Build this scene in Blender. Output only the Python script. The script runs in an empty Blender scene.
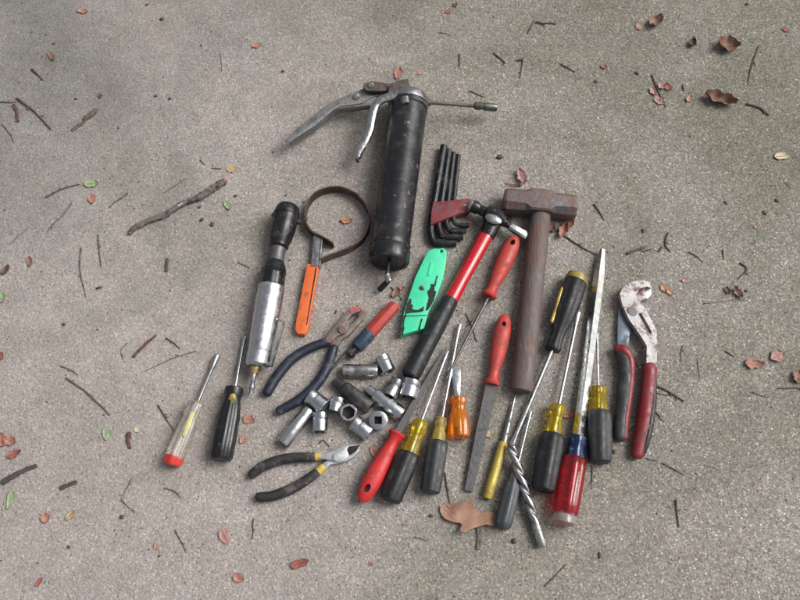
import bpy, bmesh, math, random
from mathutils import Vector, Matrix, noise

# ------------------------------------------------------------------ camera, sky, sun, exposure
S = bpy.context.scene
COL = S.collection
TILT = math.radians(22.0)
DIST = 1.16
CAM = Vector((0.0, -DIST * math.sin(TILT), DIST * math.cos(TILT)))
cd = bpy.data.cameras.new("camera"); cam = bpy.data.objects.new("camera", cd)
COL.objects.link(cam); S.camera = cam
cam.location = CAM; cam.rotation_euler = (TILT, 0, 0)
cd.sensor_width = 36; cd.lens = 36; cd.clip_start = 0.02; cd.clip_end = 200
FPX = 800.0

SUN_EL, SUN_AZ = math.radians(47), math.radians(74)      # azimuth clockwise from +y: from the right, slightly from the top
w = bpy.data.worlds.new("World"); S.world = w; w.use_nodes = True
nt = w.node_tree
bg = nt.nodes['Background']
sky = nt.nodes.new('ShaderNodeTexSky'); sky.sky_type = 'NISHITA'; sky.sun_disc = False
sky.sun_elevation = SUN_EL; sky.sun_rotation = SUN_AZ
sky.dust_density = 6.0; sky.air_density = 1.6; sky.ozone_density = 1.0
hs = nt.nodes.new('ShaderNodeHueSaturation'); hs.inputs['Saturation'].default_value = 0.22
nt.links.new(sky.outputs[0], hs.inputs['Color'])
nt.links.new(hs.outputs[0], bg.inputs['Color']); bg.inputs['Strength'].default_value = 0.05
sd = bpy.data.lights.new("sun", 'SUN'); sd.energy = 1.5; sd.angle = math.radians(36); sd.color = (1.0, 0.985, 0.965)
sun = bpy.data.objects.new("sun", sd); COL.objects.link(sun)
sdir = Vector((math.sin(SUN_AZ) * math.cos(SUN_EL), math.cos(SUN_AZ) * math.cos(SUN_EL), math.sin(SUN_EL)))
sun.rotation_euler = sdir.to_track_quat('Z', 'Y').to_euler(); sun.location = (2, 1, 3)
S.view_settings.view_transform = 'Standard'; S.view_settings.look = 'None'
S.view_settings.gamma = 1.0; S.view_settings.use_curve_mapping = False
S.view_settings.exposure = 1.0

# ------------------------------------------------------------------ helpers
R_ = cam.rotation_euler.to_matrix()
def W(x, y, z=0.0):
    """photo coordinate (800x600) onto the level plane z millimetres above the ground"""
    d = R_ @ Vector(((x - 400) / FPX, -(y - 300) / FPX, -1.0))
    zz = z / 1000.0
    t = (zz - CAM.z) / d.z
    return CAM + d * t
FWD = R_ @ Vector((0, 0, -1))
def K(p):                       # metres per photo pixel at a world point
    return (p - CAM).dot(FWD) / FPX

def hashf(s):
    return (hash(s) % 10007) / 10007.0

def cr(P, n):                   # Catmull-Rom resample of tuples
    out = []
    L = len(P)
    if L < 3: 
        for i in range(n * (L - 1) + 1):
            t = i / n; out.append(tuple(a + (b - a) * t for a, b in zip(P[0], P[1])))
        return out
    for i in range(L - 1):
        p0 = P[i - 1] if i > 0 else tuple(2 * a - b for a, b in zip(P[0], P[1]))
        p1, p2 = P[i], P[i + 1]
        p3 = P[i + 2] if i + 2 < L else tuple(2 * a - b for a, b in zip(P[-1], P[-2]))
        for k in range(n):
            t = k / n
            out.append(tuple(0.5 * (2 * b + (c - a) * t + (2 * a - 5 * b + 4 * c - d) * t * t + (3 * b - a - 3 * c + d) * t ** 3)
                             for a, b, c, d in zip(p0, p1, p2, p3)))
    out.append(tuple(P[-1]))
    return out

def sec_round(n=24): return [(math.cos(2 * math.pi * i / n), math.sin(2 * math.pi * i / n)) for i in range(n)]
def sec_flute(n=6, depth=0.12, per=8):
    o = []
    N = n * per
    for i in range(N):
        a = 2 * math.pi * i / N
        m = 1 - depth * (abs(math.cos(n * a / 2)) ** 3)
        o.append((m * math.cos(a), m * math.sin(a)))
    return o
def sec_rbox(asp=1.0, c=0.2, rot=0.0):
    """rectangle half width 1, half height asp, chamfer c"""
    h = asp
    p = [(1, h - c), (1 - c, h), (-1 + c, h), (-1, h - c), (-1, -h + c), (-1 + c, -h), (1 - c, -h), (1, -h + c)]
    if rot: p = [(x * math.cos(rot) - y * math.sin(rot), x * math.sin(rot) + y * math.cos(rot)) for x, y in p]
    return p
def sec_hex(rot=0.0, c=0.12):
    o = []
    for i in range(6):
        a0 = rot + math.pi * i / 3
        for da in (-c, c):
            o.append((math.cos(a0 + da) * 1.0, math.sin(a0 + da) * 1.0))
    return o
def sec_poly(n, rot=0.0): return [(math.cos(rot + 2 * math.pi * i / n), math.sin(rot + 2 * math.pi * i / n)) for i in range(n)]

class MB:
    def __init__(s): s.v = []; s.f = []
    def ring_stack(s, rings, cap0=True, cap1=True):
        base = len(s.v); n = len(rings[0])
        for r in rings: s.v += r
        for i in range(len(rings) - 1):
            for j in range(n):
                a = base + i * n + j; b = base + i * n + (j + 1) % n
                s.f.append((a, b, b + n, a + n))
        for on, idx in ((cap0, 0), (cap1, len(rings) - 1)):
            if on:
                c = sum(rings[idx], Vector()) / n; s.v.append(c); ci = len(s.v) - 1
                for j in range(n):
                    a = base + idx * n + j; b = base + idx * n + (j + 1) % n
                    s.f.append((a, b, ci))
        return s
    def lathe(s, a, b, prof, sec=None, roll=0.0, capped=True):
        """a,b = (px,py,z mm); prof = [(t, r px[, vertical factor[, section]])]"""
        A = W(*a); B = W(*b); return s.lathe_w(A, B, prof, sec, roll, capped)
    def lathe_w(s, A, B, prof, sec=None, roll=0.0, capped=True, k=None):
        sec = sec or sec_round()
        u = (B - A).normalized()
        sd_ = u.cross(Vector((0, 0, 1)))
        if sd_.length < 0.2: sd_ = Vector((1, 0, 0)) - u * u.x
        sd_.normalize(); up = sd_.cross(u).normalized()
        if roll:
            c, q = math.cos(roll), math.sin(roll)
            sd_, up = sd_ * c + up * q, up * c - sd_ * q
        rings = []
        for p in prof:
            t, r = p[0], p[1]; vf = p[2] if len(p) > 2 else 1.0
            sc_ = p[3] if len(p) > 3 else sec
            c = A + (B - A) * t
            kk = k or K(c)
            rr = max(r, 0.01) * kk
            rings.append([c + sd_ * (x * rr) + up * (y * rr * vf) for x, y in sc_])
        return s.ring_stack(rings, capped, capped)
    def tube(s, pts, n=10, sec=None, flat=1.0, sub=6, roundcap=True, wob=0.0, seed=0, k=None):
        """pts=[(px,py,z mm,r px)]"""
        P = cr(pts, sub) if sub > 1 else list(pts)
        C = [W(*p[:3]) for p in P]; Rr = [p[3] * (k or K(c)) for p, c in zip(P, C)]
        sec = sec or sec_round(n)
        if roundcap:
            for side in (0, -1):
                d = (C[0] - C[1]).normalized() if side == 0 else (C[-1] - C[-2]).normalized()
                c0, r0 = C[side], Rr[side]
                add = [(c0 + d * r0 * 0.35, r0 * 0.86), (c0 + d * r0 * 0.6, r0 * 0.5)]
                for c_, r_ in add:
                    if side == 0: C.insert(0, c_); Rr.insert(0, r_)
                    else: C.append(c_); Rr.append(r_)
        rings = []
        for i, c in enumerate(C):
            u = (C[min(i + 1, len(C) - 1)] - C[max(i - 1, 0)]).normalized()
            sd_ = u.cross(Vector((0, 0, 1))).normalized(); up = sd_.cross(u).normalized()
            rr = Rr[i]
            ring = []
            for j, (x, y) in enumerate(sec):
                m = rr
                if wob: m *= 1 + wob * noise.noise(Vector((i * 0.7, j * 1.3, seed * 7.1)))
                ring.append(c + sd_ * (x * m) + up * (y * m * flat))
            rings.append(ring)
        return s.ring_stack(rings)
    def plate(s, pts, z0, z1, holes=(), bevel=0.0, smooth=0, ztop=None):
        """outline in photo coordinates seen at height z1"""
        if smooth: 
            q = cr(list(pts) + [pts[0]], smooth)[:-1]
            pts = q
        bm = bmesh.new()
        zr = (z0 + z1) / 2 if ztop is None else ztop
        def loop(pp):
            vs = []
            for p in pp:
                c = W(p[0], p[1], zr); vs.append(bm.verts.new((c.x, c.y, z0 / 1000)))
            return [bm.edges.new((vs[i], vs[(i + 1) % len(vs)])) for i in range(len(vs))]
        es = loop(pts)
        for h in holes: es += loop(h)
        if holes:
            bmesh.ops.triangle_fill(bm, use_beauty=True, use_dissolve=False, edges=es)
        else:
            bm.faces.new([e.verts[0] for e in es]) if False else bmesh.ops.contextual_create(bm, geom=es)
        ext = bmesh.ops.extrude_face_region(bm, geom=bm.faces[:])
        for g in ext['geom']:
            if isinstance(g, bmesh.types.BMVert): g.co.z = z1 / 1000
        bmesh.ops.recalc_face_normals(bm, faces=bm.faces[:])
        if bevel:
            be = [e for e in bm.edges if len(e.link_faces) == 2 and e.calc_face_angle(0) > 0.7
                  and abs(e.verts[0].co.z - e.verts[1].co.z) < 1e-6]
            bmesh.ops.bevel(bm, geom=be, offset=bevel / 1000, segments=2, profile=0.6, affect='EDGES', clamp_overlap=True)
        return s.add_bm(bm)
    def add_bm(s, bm):
        base = len(s.v); bm.verts.ensure_lookup_table(); bm.verts.index_update()
        s.v += [v.co.copy() for v in bm.verts]
        s.f += [tuple(base + v.index for v in f.verts) for f in bm.faces]
        bm.free(); return s
    def build(s, name, mat, parent=None, origin=None, smooth=35):
        me = bpy.data.meshes.new(name)
        o = bpy.data.objects.new(name, me)
        org = Vector(parent['_o']) if parent is not None else (origin or s.base())
        me.from_pydata([v - org for v in s.v], [], s.f); me.update()
        bm = bmesh.new(); bm.from_mesh(me); bmesh.ops.recalc_face_normals(bm, faces=bm.faces[:]); bm.to_mesh(me); bm.free()
        me.materials.append(mat)
        if smooth:
            me.shade_smooth(); me.set_sharp_from_angle(angle=math.radians(smooth))
        COL.objects.link(o)
        o['_o'] = tuple(org)
        if parent is not None:
            o.parent = parent
            if parent.type == 'MESH' or parent.parent is not None: o.location = (0, 0, 0)
        else: o.location = org
        return o
    def base(s):
        n = len(s.v)
        return Vector((sum(v.x for v in s.v) / n, sum(v.y for v in s.v) / n, min(v.z for v in s.v)))

def tag(o, label, cat, group=None):
    o['label'] = label; o['category'] = cat
    if group: o['group'] = group
    return o
def thing(name, label, cat, x, y, group=None, z=0):
    o = bpy.data.objects.new(name, None); COL.objects.link(o)
    p = W(x, y, z); o.location = p; o['_o'] = tuple(p); o.empty_display_size = 0.02
    return tag(o, label, cat, group)

def cut(o, cutter):
    """subtract the cutter shape (an MB) from mesh object o for good, leaving no helper behind"""
    org = Vector(o['_o'])
    me = bpy.data.meshes.new('c'); me.from_pydata([v - org for v in cutter.v], [], cutter.f); me.update()
    bm = bmesh.new(); bm.from_mesh(me); bmesh.ops.recalc_face_normals(bm, faces=bm.faces[:]); bm.to_mesh(me); bm.free()
    c = bpy.data.objects.new('c', me); COL.objects.link(c)
    bpy.context.view_layer.update()
    c.matrix_world = o.matrix_world.copy()
    md = o.modifiers.new('b', 'BOOLEAN'); md.operation = 'DIFFERENCE'; md.object = c; md.solver = 'EXACT'
    bpy.context.view_layer.update()
    ev = o.evaluated_get(bpy.context.evaluated_depsgraph_get())
    nm = bpy.data.meshes.new_from_object(ev)
    o.modifiers.clear(); 
    if len(nm.polygons) > 10: 
        o.data = nm; nm.set_sharp_from_angle(angle=math.radians(35))
    bpy.data.objects.remove(c)

# ------------------------------------------------------------------ materials
MATS = {}
def mat(name, col, rough=0.5, metal=0.0, var=0.25, vscale=60, dirt=None, dirt_amt=0.0, dirt_scale=35, bump=0.15, bscale=400,
        trans=0.0, coat=0.0, dirt_sharp=0.08, dirt_rough=0.8, dirt_metal=0.0, stretch=None, specks=None, speck_amt=0.08, speck_scale=330):
    if name in MATS: return MATS[name]
    m = bpy.data.materials.new(name); m.use_nodes = True; n = m.node_tree.nodes; l = m.node_tree.links
    b = n['Principled BSDF']
    tc = n.new('ShaderNodeTexCoord'); src = tc.outputs['Object']
    if stretch:
        mp = n.new('ShaderNodeMapping'); mp.inputs['Scale'].default_value = stretch; l.new(src, mp.inputs['Vector']); src = mp.outputs[0]
    n1 = n.new('ShaderNodeTexNoise'); n1.inputs['Scale'].default_value = vscale; n1.inputs['Detail'].default_value = 6; n1.inputs['Roughness'].default_value = 0.65
    l.new(src, n1.inputs['Vector'])
    mx = n.new('ShaderNodeMix'); mx.data_type = 'RGBA'
    lo = tuple(c * (1 - var) for c in col); hi = tuple(min(1, c * (1 + var)) for c in col)
    mx.inputs['A'].default_value = (*lo, 1); mx.inputs['B'].default_value = (*hi, 1)
    mr = n.new('ShaderNodeMapRange'); mr.inputs[1].default_value = 0.3; mr.inputs[2].default_value = 0.7
    l.new(n1.outputs['Fac'], mr.inputs[0]); l.new(mr.outputs[0], mx.inputs['Factor'])
    colout = mx.outputs['Result']
    rr = n.new('ShaderNodeMapRange'); rr.inputs[3].default_value = max(0.03, rough - 0.12); rr.inputs[4].default_value = min(1, rough + 0.14)
    nr = n.new('ShaderNodeTexNoise'); nr.inputs['Scale'].default_value = vscale * 2.3; nr.inputs['Detail'].default_value = 5
    l.new(src, nr.inputs['Vector']); l.new(nr.outputs['Fac'], rr.inputs[0]); rr.inputs[1].default_value = 0.3; rr.inputs[2].default_value = 0.7
    rout = rr.outputs[0]; b.inputs['Metallic'].default_value = metal
    if dirt:
        nd = n.new('ShaderNodeTexNoise'); nd.inputs['Scale'].default_value = dirt_scale; nd.inputs['Detail'].default_value = 9; nd.inputs['Roughness'].default_value = 0.7
        l.new(tc.outputs['Object'], nd.inputs['Vector'])
        th = 0.72 - 0.44 * dirt_amt
        md = n.new('ShaderNodeMapRange'); md.inputs[1].default_value = th - dirt_sharp; md.inputs[2].default_value = th + dirt_sharp
        l.new(nd.outputs['Fac'], md.inputs[0])
        m2 = n.new('ShaderNodeMix'); m2.data_type = 'RGBA'; l.new(md.outputs[0], m2.inputs['Factor'])
        l.new(colout, m2.inputs['A']); m2.inputs['B'].default_value = (*dirt, 1); colout = m2.outputs['Result']
        m3 = n.new('ShaderNodeMix'); m3.data_type = 'FLOAT'; l.new(md.outputs[0], m3.inputs['Factor']); l.new(rout, m3.inputs['A']); m3.inputs['B'].default_value = dirt_rough
        rout = m3.outputs['Result']
        if metal != dirt_metal:
            m4 = n.new('ShaderNodeMix'); m4.data_type = 'FLOAT'; l.new(md.outputs[0], m4.inputs['Factor']); m4.inputs['A'].default_value = metal; m4.inputs['B'].default_value = dirt_metal
            l.new(m4.outputs['Result'], b.inputs['Metallic'])
    if not trans:
        dn = n.new('ShaderNodeTexNoise'); dn.inputs['Scale'].default_value = speck_scale * 1.6; dn.inputs['Detail'].default_value = 3; l.new(tc.outputs['Object'], dn.inputs['Vector'])
        dv_ = n.new('ShaderNodeVectorMath'); dv_.operation = 'MULTIPLY_ADD'; l.new(dn.outputs['Color'], dv_.inputs[0]); dv_.inputs[1].default_value = (1.6 / speck_scale,) * 3; l.new(tc.outputs['Object'], dv_.inputs[2])
        cn = n.new('ShaderNodeTexNoise'); cn.inputs['Scale'].default_value = 28; cn.inputs['Detail'].default_value = 4; l.new(tc.outputs['Object'], cn.inputs['Vector'])
        cm_ = n.new('ShaderNodeMapRange'); cm_.inputs[1].default_value = .44; cm_.inputs[2].default_value = .6; cm_.inputs[3].default_value = .1; l.new(cn.outputs['Fac'], cm_.inputs[0])
        for q_, (sc_, am_, cl_) in enumerate(((speck_scale, speck_amt, specks or (0.27, 0.25, 0.23)), (speck_scale * .45, speck_amt * .45, specks or (0.2, 0.18, 0.16)))):
            vo = n.new('ShaderNodeTexVoronoi'); vo.inputs['Scale'].default_value = sc_; l.new(dv_.outputs[0], vo.inputs['Vector'])
            sp = n.new('ShaderNodeSeparateColor'); l.new(vo.outputs['Color'], sp.inputs[0])
            t1 = n.new('ShaderNodeMath'); t1.operation = 'GREATER_THAN'; t1.inputs[1].default_value = 1 - am_; l.new(sp.outputs[0], t1.inputs[0])
            t2 = n.new('ShaderNodeMapRange'); t2.inputs[1].default_value = 0.42; t2.inputs[2].default_value = 0.22; t2.inputs[3].default_value = 0; t2.inputs[4].default_value = 0.55
            l.new(vo.outputs['Distance'], t2.inputs[0])
            t4 = n.new('ShaderNodeMath'); t4.operation = 'MULTIPLY'; l.new(t1.outputs[0], t4.inputs[0]); l.new(t2.outputs[0], t4.inputs[1])
            t3 = n.new('ShaderNodeMath'); t3.operation = 'MULTIPLY'; l.new(t4.outputs[0], t3.inputs[0]); l.new(cm_.outputs[0], t3.inputs[1])
            m5 = n.new('ShaderNodeMix'); m5.data_type = 'RGBA'; l.new(t3.outputs[0], m5.inputs['Factor']); l.new(colout, m5.inputs['A']); m5.inputs['B'].default_value = (*cl_, 1)
            colout = m5.outputs['Result']
            m6 = n.new('ShaderNodeMix'); m6.data_type = 'FLOAT'; l.new(t3.outputs[0], m6.inputs['Factor']); l.new(rout, m6.inputs['A']); m6.inputs['B'].default_value = 0.9; rout = m6.outputs['Result']
        # fine directional scuffs break up the highlight
        mp2 = n.new('ShaderNodeMapping'); mp2.inputs['Scale'].default_value = (1, .12, 1); mp2.inputs['Rotation'].default_value = (0, 0, .5); l.new(tc.outputs['Object'], mp2.inputs['Vector'])
        sc2 = n.new('ShaderNodeTexNoise'); sc2.inputs['Scale'].default_value = 420; sc2.inputs['Detail'].default_value = 3; l.new(mp2.outputs[0], sc2.inputs['Vector'])
        sr2 = n.new('ShaderNodeMapRange'); sr2.inputs[1].default_value = .58; sr2.inputs[2].default_value = .72; sr2.inputs[3].default_value = 0; sr2.inputs[4].default_value = .16; l.new(sc2.outputs['Fac'], sr2.inputs[0])
        ad = n.new('ShaderNodeMath'); ad.operation = 'ADD'; ad.use_clamp = True; l.new(rout, ad.inputs[0]); l.new(sr2.outputs[0], ad.inputs[1]); rout = ad.outputs[0]
    l.new(colout, b.inputs['Base Color']); l.new(rout, b.inputs['Roughness'])
    if trans: b.inputs['Transmission Weight'].default_value = trans; b.inputs['IOR'].default_value = 1.47
    if coat: b.inputs['Coat Weight'].default_value = coat; b.inputs['Coat Roughness'].default_value = 0.15
    if bump:
        nb = n.new('ShaderNodeTexNoise'); nb.inputs['Scale'].default_value = bscale; nb.inputs['Detail'].default_value = 4
        l.new(src, nb.inputs['Vector'])
        bp = n.new('ShaderNodeBump'); bp.inputs['Strength'].default_value = bump; bp.inputs['Distance'].default_value = 0.001
        l.new(nb.outputs['Fac'], bp.inputs['Height']); l.new(bp.outputs[0], b.inputs['Normal'])
    MATS[name] = m
    return m

RUST = (0.16, 0.075, 0.045)
chrome = mat('chrome', (0.60, 0.62, 0.65), 0.16, 1, 0.08, 50, dirt=(0.22, 0.19, 0.17), dirt_amt=0.14, dirt_scale=60, dirt_rough=0.4, dirt_metal=0.8, dirt_sharp=.15, bump=0.03)
chrome_dull = mat('dull_chrome', (0.36, 0.36, 0.37), 0.3, 1, 0.2, 70, dirt=(0.12, 0.10, 0.09), dirt_amt=0.3, dirt_scale=80, dirt_metal=0.5, bump=0.1)
steel = mat('bright_steel', (0.44, 0.45, 0.46), 0.27, 1, 0.12, 80, dirt=(0.2, 0.17, 0.14), dirt_amt=0.25, dirt_scale=70, dirt_metal=0.4, bump=0.08)
steel_dark = mat('dark_steel', (0.14, 0.14, 0.145), 0.38, 0.9, 0.15, 80, dirt=(0.08, 0.065, 0.06), dirt_amt=0.2, dirt_scale=30, dirt_sharp=.2, dirt_metal=0.2, bump=0.15)
steel_brown = mat('browned_steel', (0.085, 0.08, 0.08), 0.42, 0.8, 0.3, 60, dirt=(0.09, 0.06, 0.05), dirt_amt=0.3, dirt_scale=60, bump=0.15)
blackened = mat('black_oxide_steel', (0.018, 0.019, 0.022), 0.36, 0.4, 0.3, 60, dirt=(0.07, 0.06, 0.05), dirt_amt=0.25, dirt_scale=60, bump=0.12)
black_paint = mat('worn_black_paint', (0.008, 0.009, 0.011), 0.3, 0.0, 0.35, 40, dirt=(0.05, 0.045, 0.042), dirt_amt=0.18, dirt_scale=75, dirt_rough=0.6, bump=0.12, bscale=250)
gun_black = mat('grease_smeared_black_enamel', (0.010, 0.011, 0.014), 0.3, 0.0, 0.45, 26, dirt=(0.05, 0.047, 0.046), dirt_amt=0.26, dirt_scale=48, dirt_rough=0.55, bump=0.3, bscale=120, specks=(0.38, 0.22, 0.16), speck_amt=0.07, speck_scale=210)
rusty = mat('rusty_iron', (0.095, 0.07, 0.062), 0.62, 0.45, 0.4, 60, dirt=(0.2, 0.17, 0.155), dirt_amt=0.35, dirt_scale=70, dirt_rough=0.5, dirt_metal=0.6, bump=0.5)
sledge_m = mat('sledge_rusty_iron', (0.155, 0.072, 0.048), 0.7, 0.1, 0.5, 45, dirt=(0.14, 0.125, 0.13), dirt_amt=0.55, dirt_scale=34, dirt_rough=0.5, dirt_metal=0.5, dirt_sharp=0.12, bump=0.9, bscale=160, speck_amt=.1)
sledge_wood = mat('dirty_old_handle_wood', (0.102, 0.082, 0.076), 0.6, 0.0, 0.22, 75, dirt=(0.15, 0.058, 0.045), dirt_amt=0.3, dirt_scale=48, dirt_sharp=.12, bump=0.9, bscale=300, stretch=(1, .22, 1), speck_amt=.05, speck_scale=240)
rubber_black = mat('black_rubber', (0.009, 0.010, 0.013), 0.5, 0.0, 0.35, 60, dirt=(0.06, 0.056, 0.052), dirt_amt=0.22, dirt_scale=55, bump=0.25)
rubber_grey = mat('worn_grey_rubber', (0.028, 0.03, 0.034), 0.5, 0.0, 0.3, 60, dirt=(0.08, 0.075, 0.07), dirt_amt=0.3, dirt_scale=55, bump=0.3)
rubber_blue = mat('dark_blue_dipped_vinyl', (0.010, 0.015, 0.03), 0.48, 0.0, 0.3, 60, dirt=(0.09, 0.085, 0.085), dirt_amt=0.25, dirt_scale=60, bump=0.2)
brown_grip = mat('dark_brown_dipped_vinyl', (0.02, 0.016, 0.017), 0.6, 0.0, 0.3, 60, dirt=(0.1, 0.085, 0.08), dirt_amt=0.3, dirt_scale=60, bump=0.3)
red_plastic = mat('red_plastic', (0.50, 0.022, 0.022), 0.4, 0.0, 0.12, 40, dirt=(0.17, 0.03, 0.03), dirt_amt=0.22, dirt_scale=70, dirt_sharp=.15, bump=0.12)
red_dull = mat('dirty_red_plastic', (0.42, 0.038, 0.028), 0.5, 0.0, 0.18, 40, dirt=(0.13, 0.05, 0.04), dirt_amt=0.32, dirt_scale=70, dirt_sharp=.12, bump=0.2)
red_gloss = mat('glossy_red_fibreglass', (0.45, 0.008, 0.014), 0.25, 0.0, 0.15, 40, dirt=(0.12, 0.02, 0.02), dirt_amt=0.1, dirt_scale=60, bump=0.08, coat=0.5)
red_rust = mat('scuffed_dark_red_paint', (0.20, 0.022, 0.03), 0.6, 0.0, 0.4, 70, dirt=(0.12, 0.07, 0.07), dirt_amt=0.4, dirt_scale=80, bump=0.4)
orange = mat('orange_paint', (0.64, 0.125, 0.026), 0.45, 0.0, 0.1, 40, dirt=(0.28, 0.09, 0.05), dirt_amt=0.24, dirt_scale=110, dirt_sharp=.04, bump=0.2)
mint = mat('chipped_mint_green_paint', (0.055, 0.60, 0.33), 0.4, 0.0, 0.12, 40, dirt=(0.012, 0.03, 0.025), dirt_amt=0.12, dirt_scale=90, dirt_sharp=0.02, bump=0.15)
blk_chip = mat('bare_black_metal', (0.014, 0.018, 0.018), 0.5, 0.3, 0.3, 60, bump=0.3)
amber = mat('yellow_acetate', (0.80, 0.58, 0.03), 0.1, 0.0, 0.15, 50, dirt=(0.3, 0.18, 0.03), dirt_amt=0.2, dirt_scale=60, dirt_rough=.3, trans=0.82, bump=0.1)
amber_old = mat('old_yellow_plastic', (0.30, 0.22, 0.045), 0.4, 0.0, 0.3, 50, dirt=(0.1, 0.085, 0.04), dirt_amt=0.4, dirt_scale=60, bump=0.25)
orange_clear = mat('orange_acetate', (1.0, 0.27, 0.004), 0.06, 0.0, 0.05, 40, trans=0.72, bump=0.05)
red_clear = mat('clear_red_acetate', (0.88, 0.03, 0.045), 0.07, 0.0, 0.05, 40, trans=0.88, bump=0.05)
clear = mat('clear_acetate', (0.88, 0.83, 0.78), 0.1, 0.0, 0.1, 50, dirt=(0.5, 0.36, 0.2), dirt_amt=0.25, dirt_scale=60, dirt_sharp=0.15, dirt_rough=.4, trans=0.8, bump=0.15)
blue_clear = mat('dark_blue_acetate', (0.003, 0.018, 0.075), 0.12, 0.0, 0.3, 60, dirt=(0.22, 0.30, 0.06), dirt_amt=0.22, dirt_scale=110, dirt_rough=.3, bump=0.05)
navy = mat('navy_plastic', (0.02, 0.04, 0.075), 0.45, 0.0, 0.25, 60, dirt=(0.1, 0.1, 0.1), dirt_amt=0.3, dirt_scale=60, bump=0.2)
alu = mat('brushed_aluminium', (0.56, 0.57, 0.60), 0.3, 1.0, 0.08, 60, dirt=(0.35, 0.34, 0.34), dirt_amt=0.2, dirt_scale=60, dirt_metal=0.7, bump=0.06)
brass = mat('brass', (0.45, 0.33, 0.15), 0.35, 1.0, 0.2, 60, dirt=(0.12, 0.09, 0.05), dirt_amt=0.4, bump=0.1)
white_worn = mat('worn_white_metal', (0.42, 0.40, 0.395), 0.42, 0.35, 0.2, 60, dirt=(0.17, 0.085, 0.065), dirt_amt=0.40, dirt_scale=75, dirt_sharp=0.05, bump=0.25)
plier_rust = mat('rust_bloomed_plier_steel', (0.20, 0.175, 0.165), 0.45, 0.6, 0.35, 70, dirt=(0.17, 0.085, 0.065), dirt_amt=0.42, dirt_scale=80, bump=0.35)
yellow_paint = mat('yellow_paint', (0.52, 0.36, 0.06), 0.5, 0.0, 0.2, 60, bump=0.1)
yb = mat('brassy_yellow_handle', (0.43, 0.33, 0.06), 0.42, 0.2, 0.3, 60, dirt=(0.2, 0.11, 0.05), dirt_amt=0.4, dirt_scale=50, bump=0.3)
bluesteel = mat('blue_grey_steel', (0.13, 0.16, 0.20), 0.45, 0.6, 0.25, 60, dirt=(0.07, 0.06, 0.06), dirt_amt=0.3, bump=0.2)
hole_dark = mat('dark_bore', (0.03, 0.026, 0.024), 0.6, 0.5, 0.2, 60, bump=0.1)
bark = mat('twig_bark', (0.105, 0.075, 0.062), 0.85, 0, 0.4, 200, dirt=(0.16, 0.13, 0.12), dirt_amt=0.3, dirt_scale=120, bump=0.6, bscale=900)
bark_grey = mat('grey_bark', (0.15, 0.125, 0.115), 0.85, 0, 0.4, 150, dirt=(0.05, 0.035, 0.03), dirt_amt=0.4, dirt_scale=110, bump=0.8, bscale=500)
bark_dark = mat('wet_dark_bark', (0.068, 0.052, 0.047), 0.7, 0, 0.4, 200, bump=0.6, bscale=900)
bark_red = mat('red_brown_bark', (0.13, 0.055, 0.046), 0.7, 0, 0.5, 200, dirt=(0.05, 0.03, 0.03), dirt_amt=0.4, dirt_scale=160, bump=0.6, bscale=900)
bark_pale = mat('pale_dry_stem', (0.24, 0.19, 0.17), 0.85, 0, 0.3, 200, bump=0.5, bscale=900)
def leafm(name, col, d): return mat(name, col, 0.6, 0, 0.25, 120, dirt=d, dirt_amt=0.3, dirt_scale=110, bump=0.35, bscale=500)
L_BROWN = leafm('dry_brown_leaf', (0.23, 0.125, 0.09), (0.13, 0.065, 0.045))
L_PINK = leafm('faded_pink_leaf', (0.36, 0.20, 0.17), (0.25, 0.13, 0.11))
L_RED = leafm('red_leaf', (0.27, 0.085, 0.07), (0.17, 0.06, 0.05))
L_CORAL = leafm('coral_leaf', (0.36, 0.165, 0.12), (0.24, 0.11, 0.085))
L_ORANGE = leafm('orange_leaf', (0.50, 0.25, 0.11), (0.36, 0.16, 0.08))
L_TAN = leafm('tan_leaf', (0.42, 0.30, 0.17), (0.28, 0.18, 0.10))
L_GREEN = leafm('green_leaf', (0.24, 0.33, 0.17), (0.28, 0.30, 0.20))
L_PALE = leafm('pale_cream_leaf', (0.55, 0.48, 0.33), (0.42, 0.36, 0.22))
L_DARK = leafm('dark_rotten_leaf', (0.10, 0.055, 0.045), (0.05, 0.03, 0.028))
L_OAK = leafm('brown_oak_leaf', (0.29, 0.165, 0.11), (0.24, 0.11, 0.07))

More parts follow.
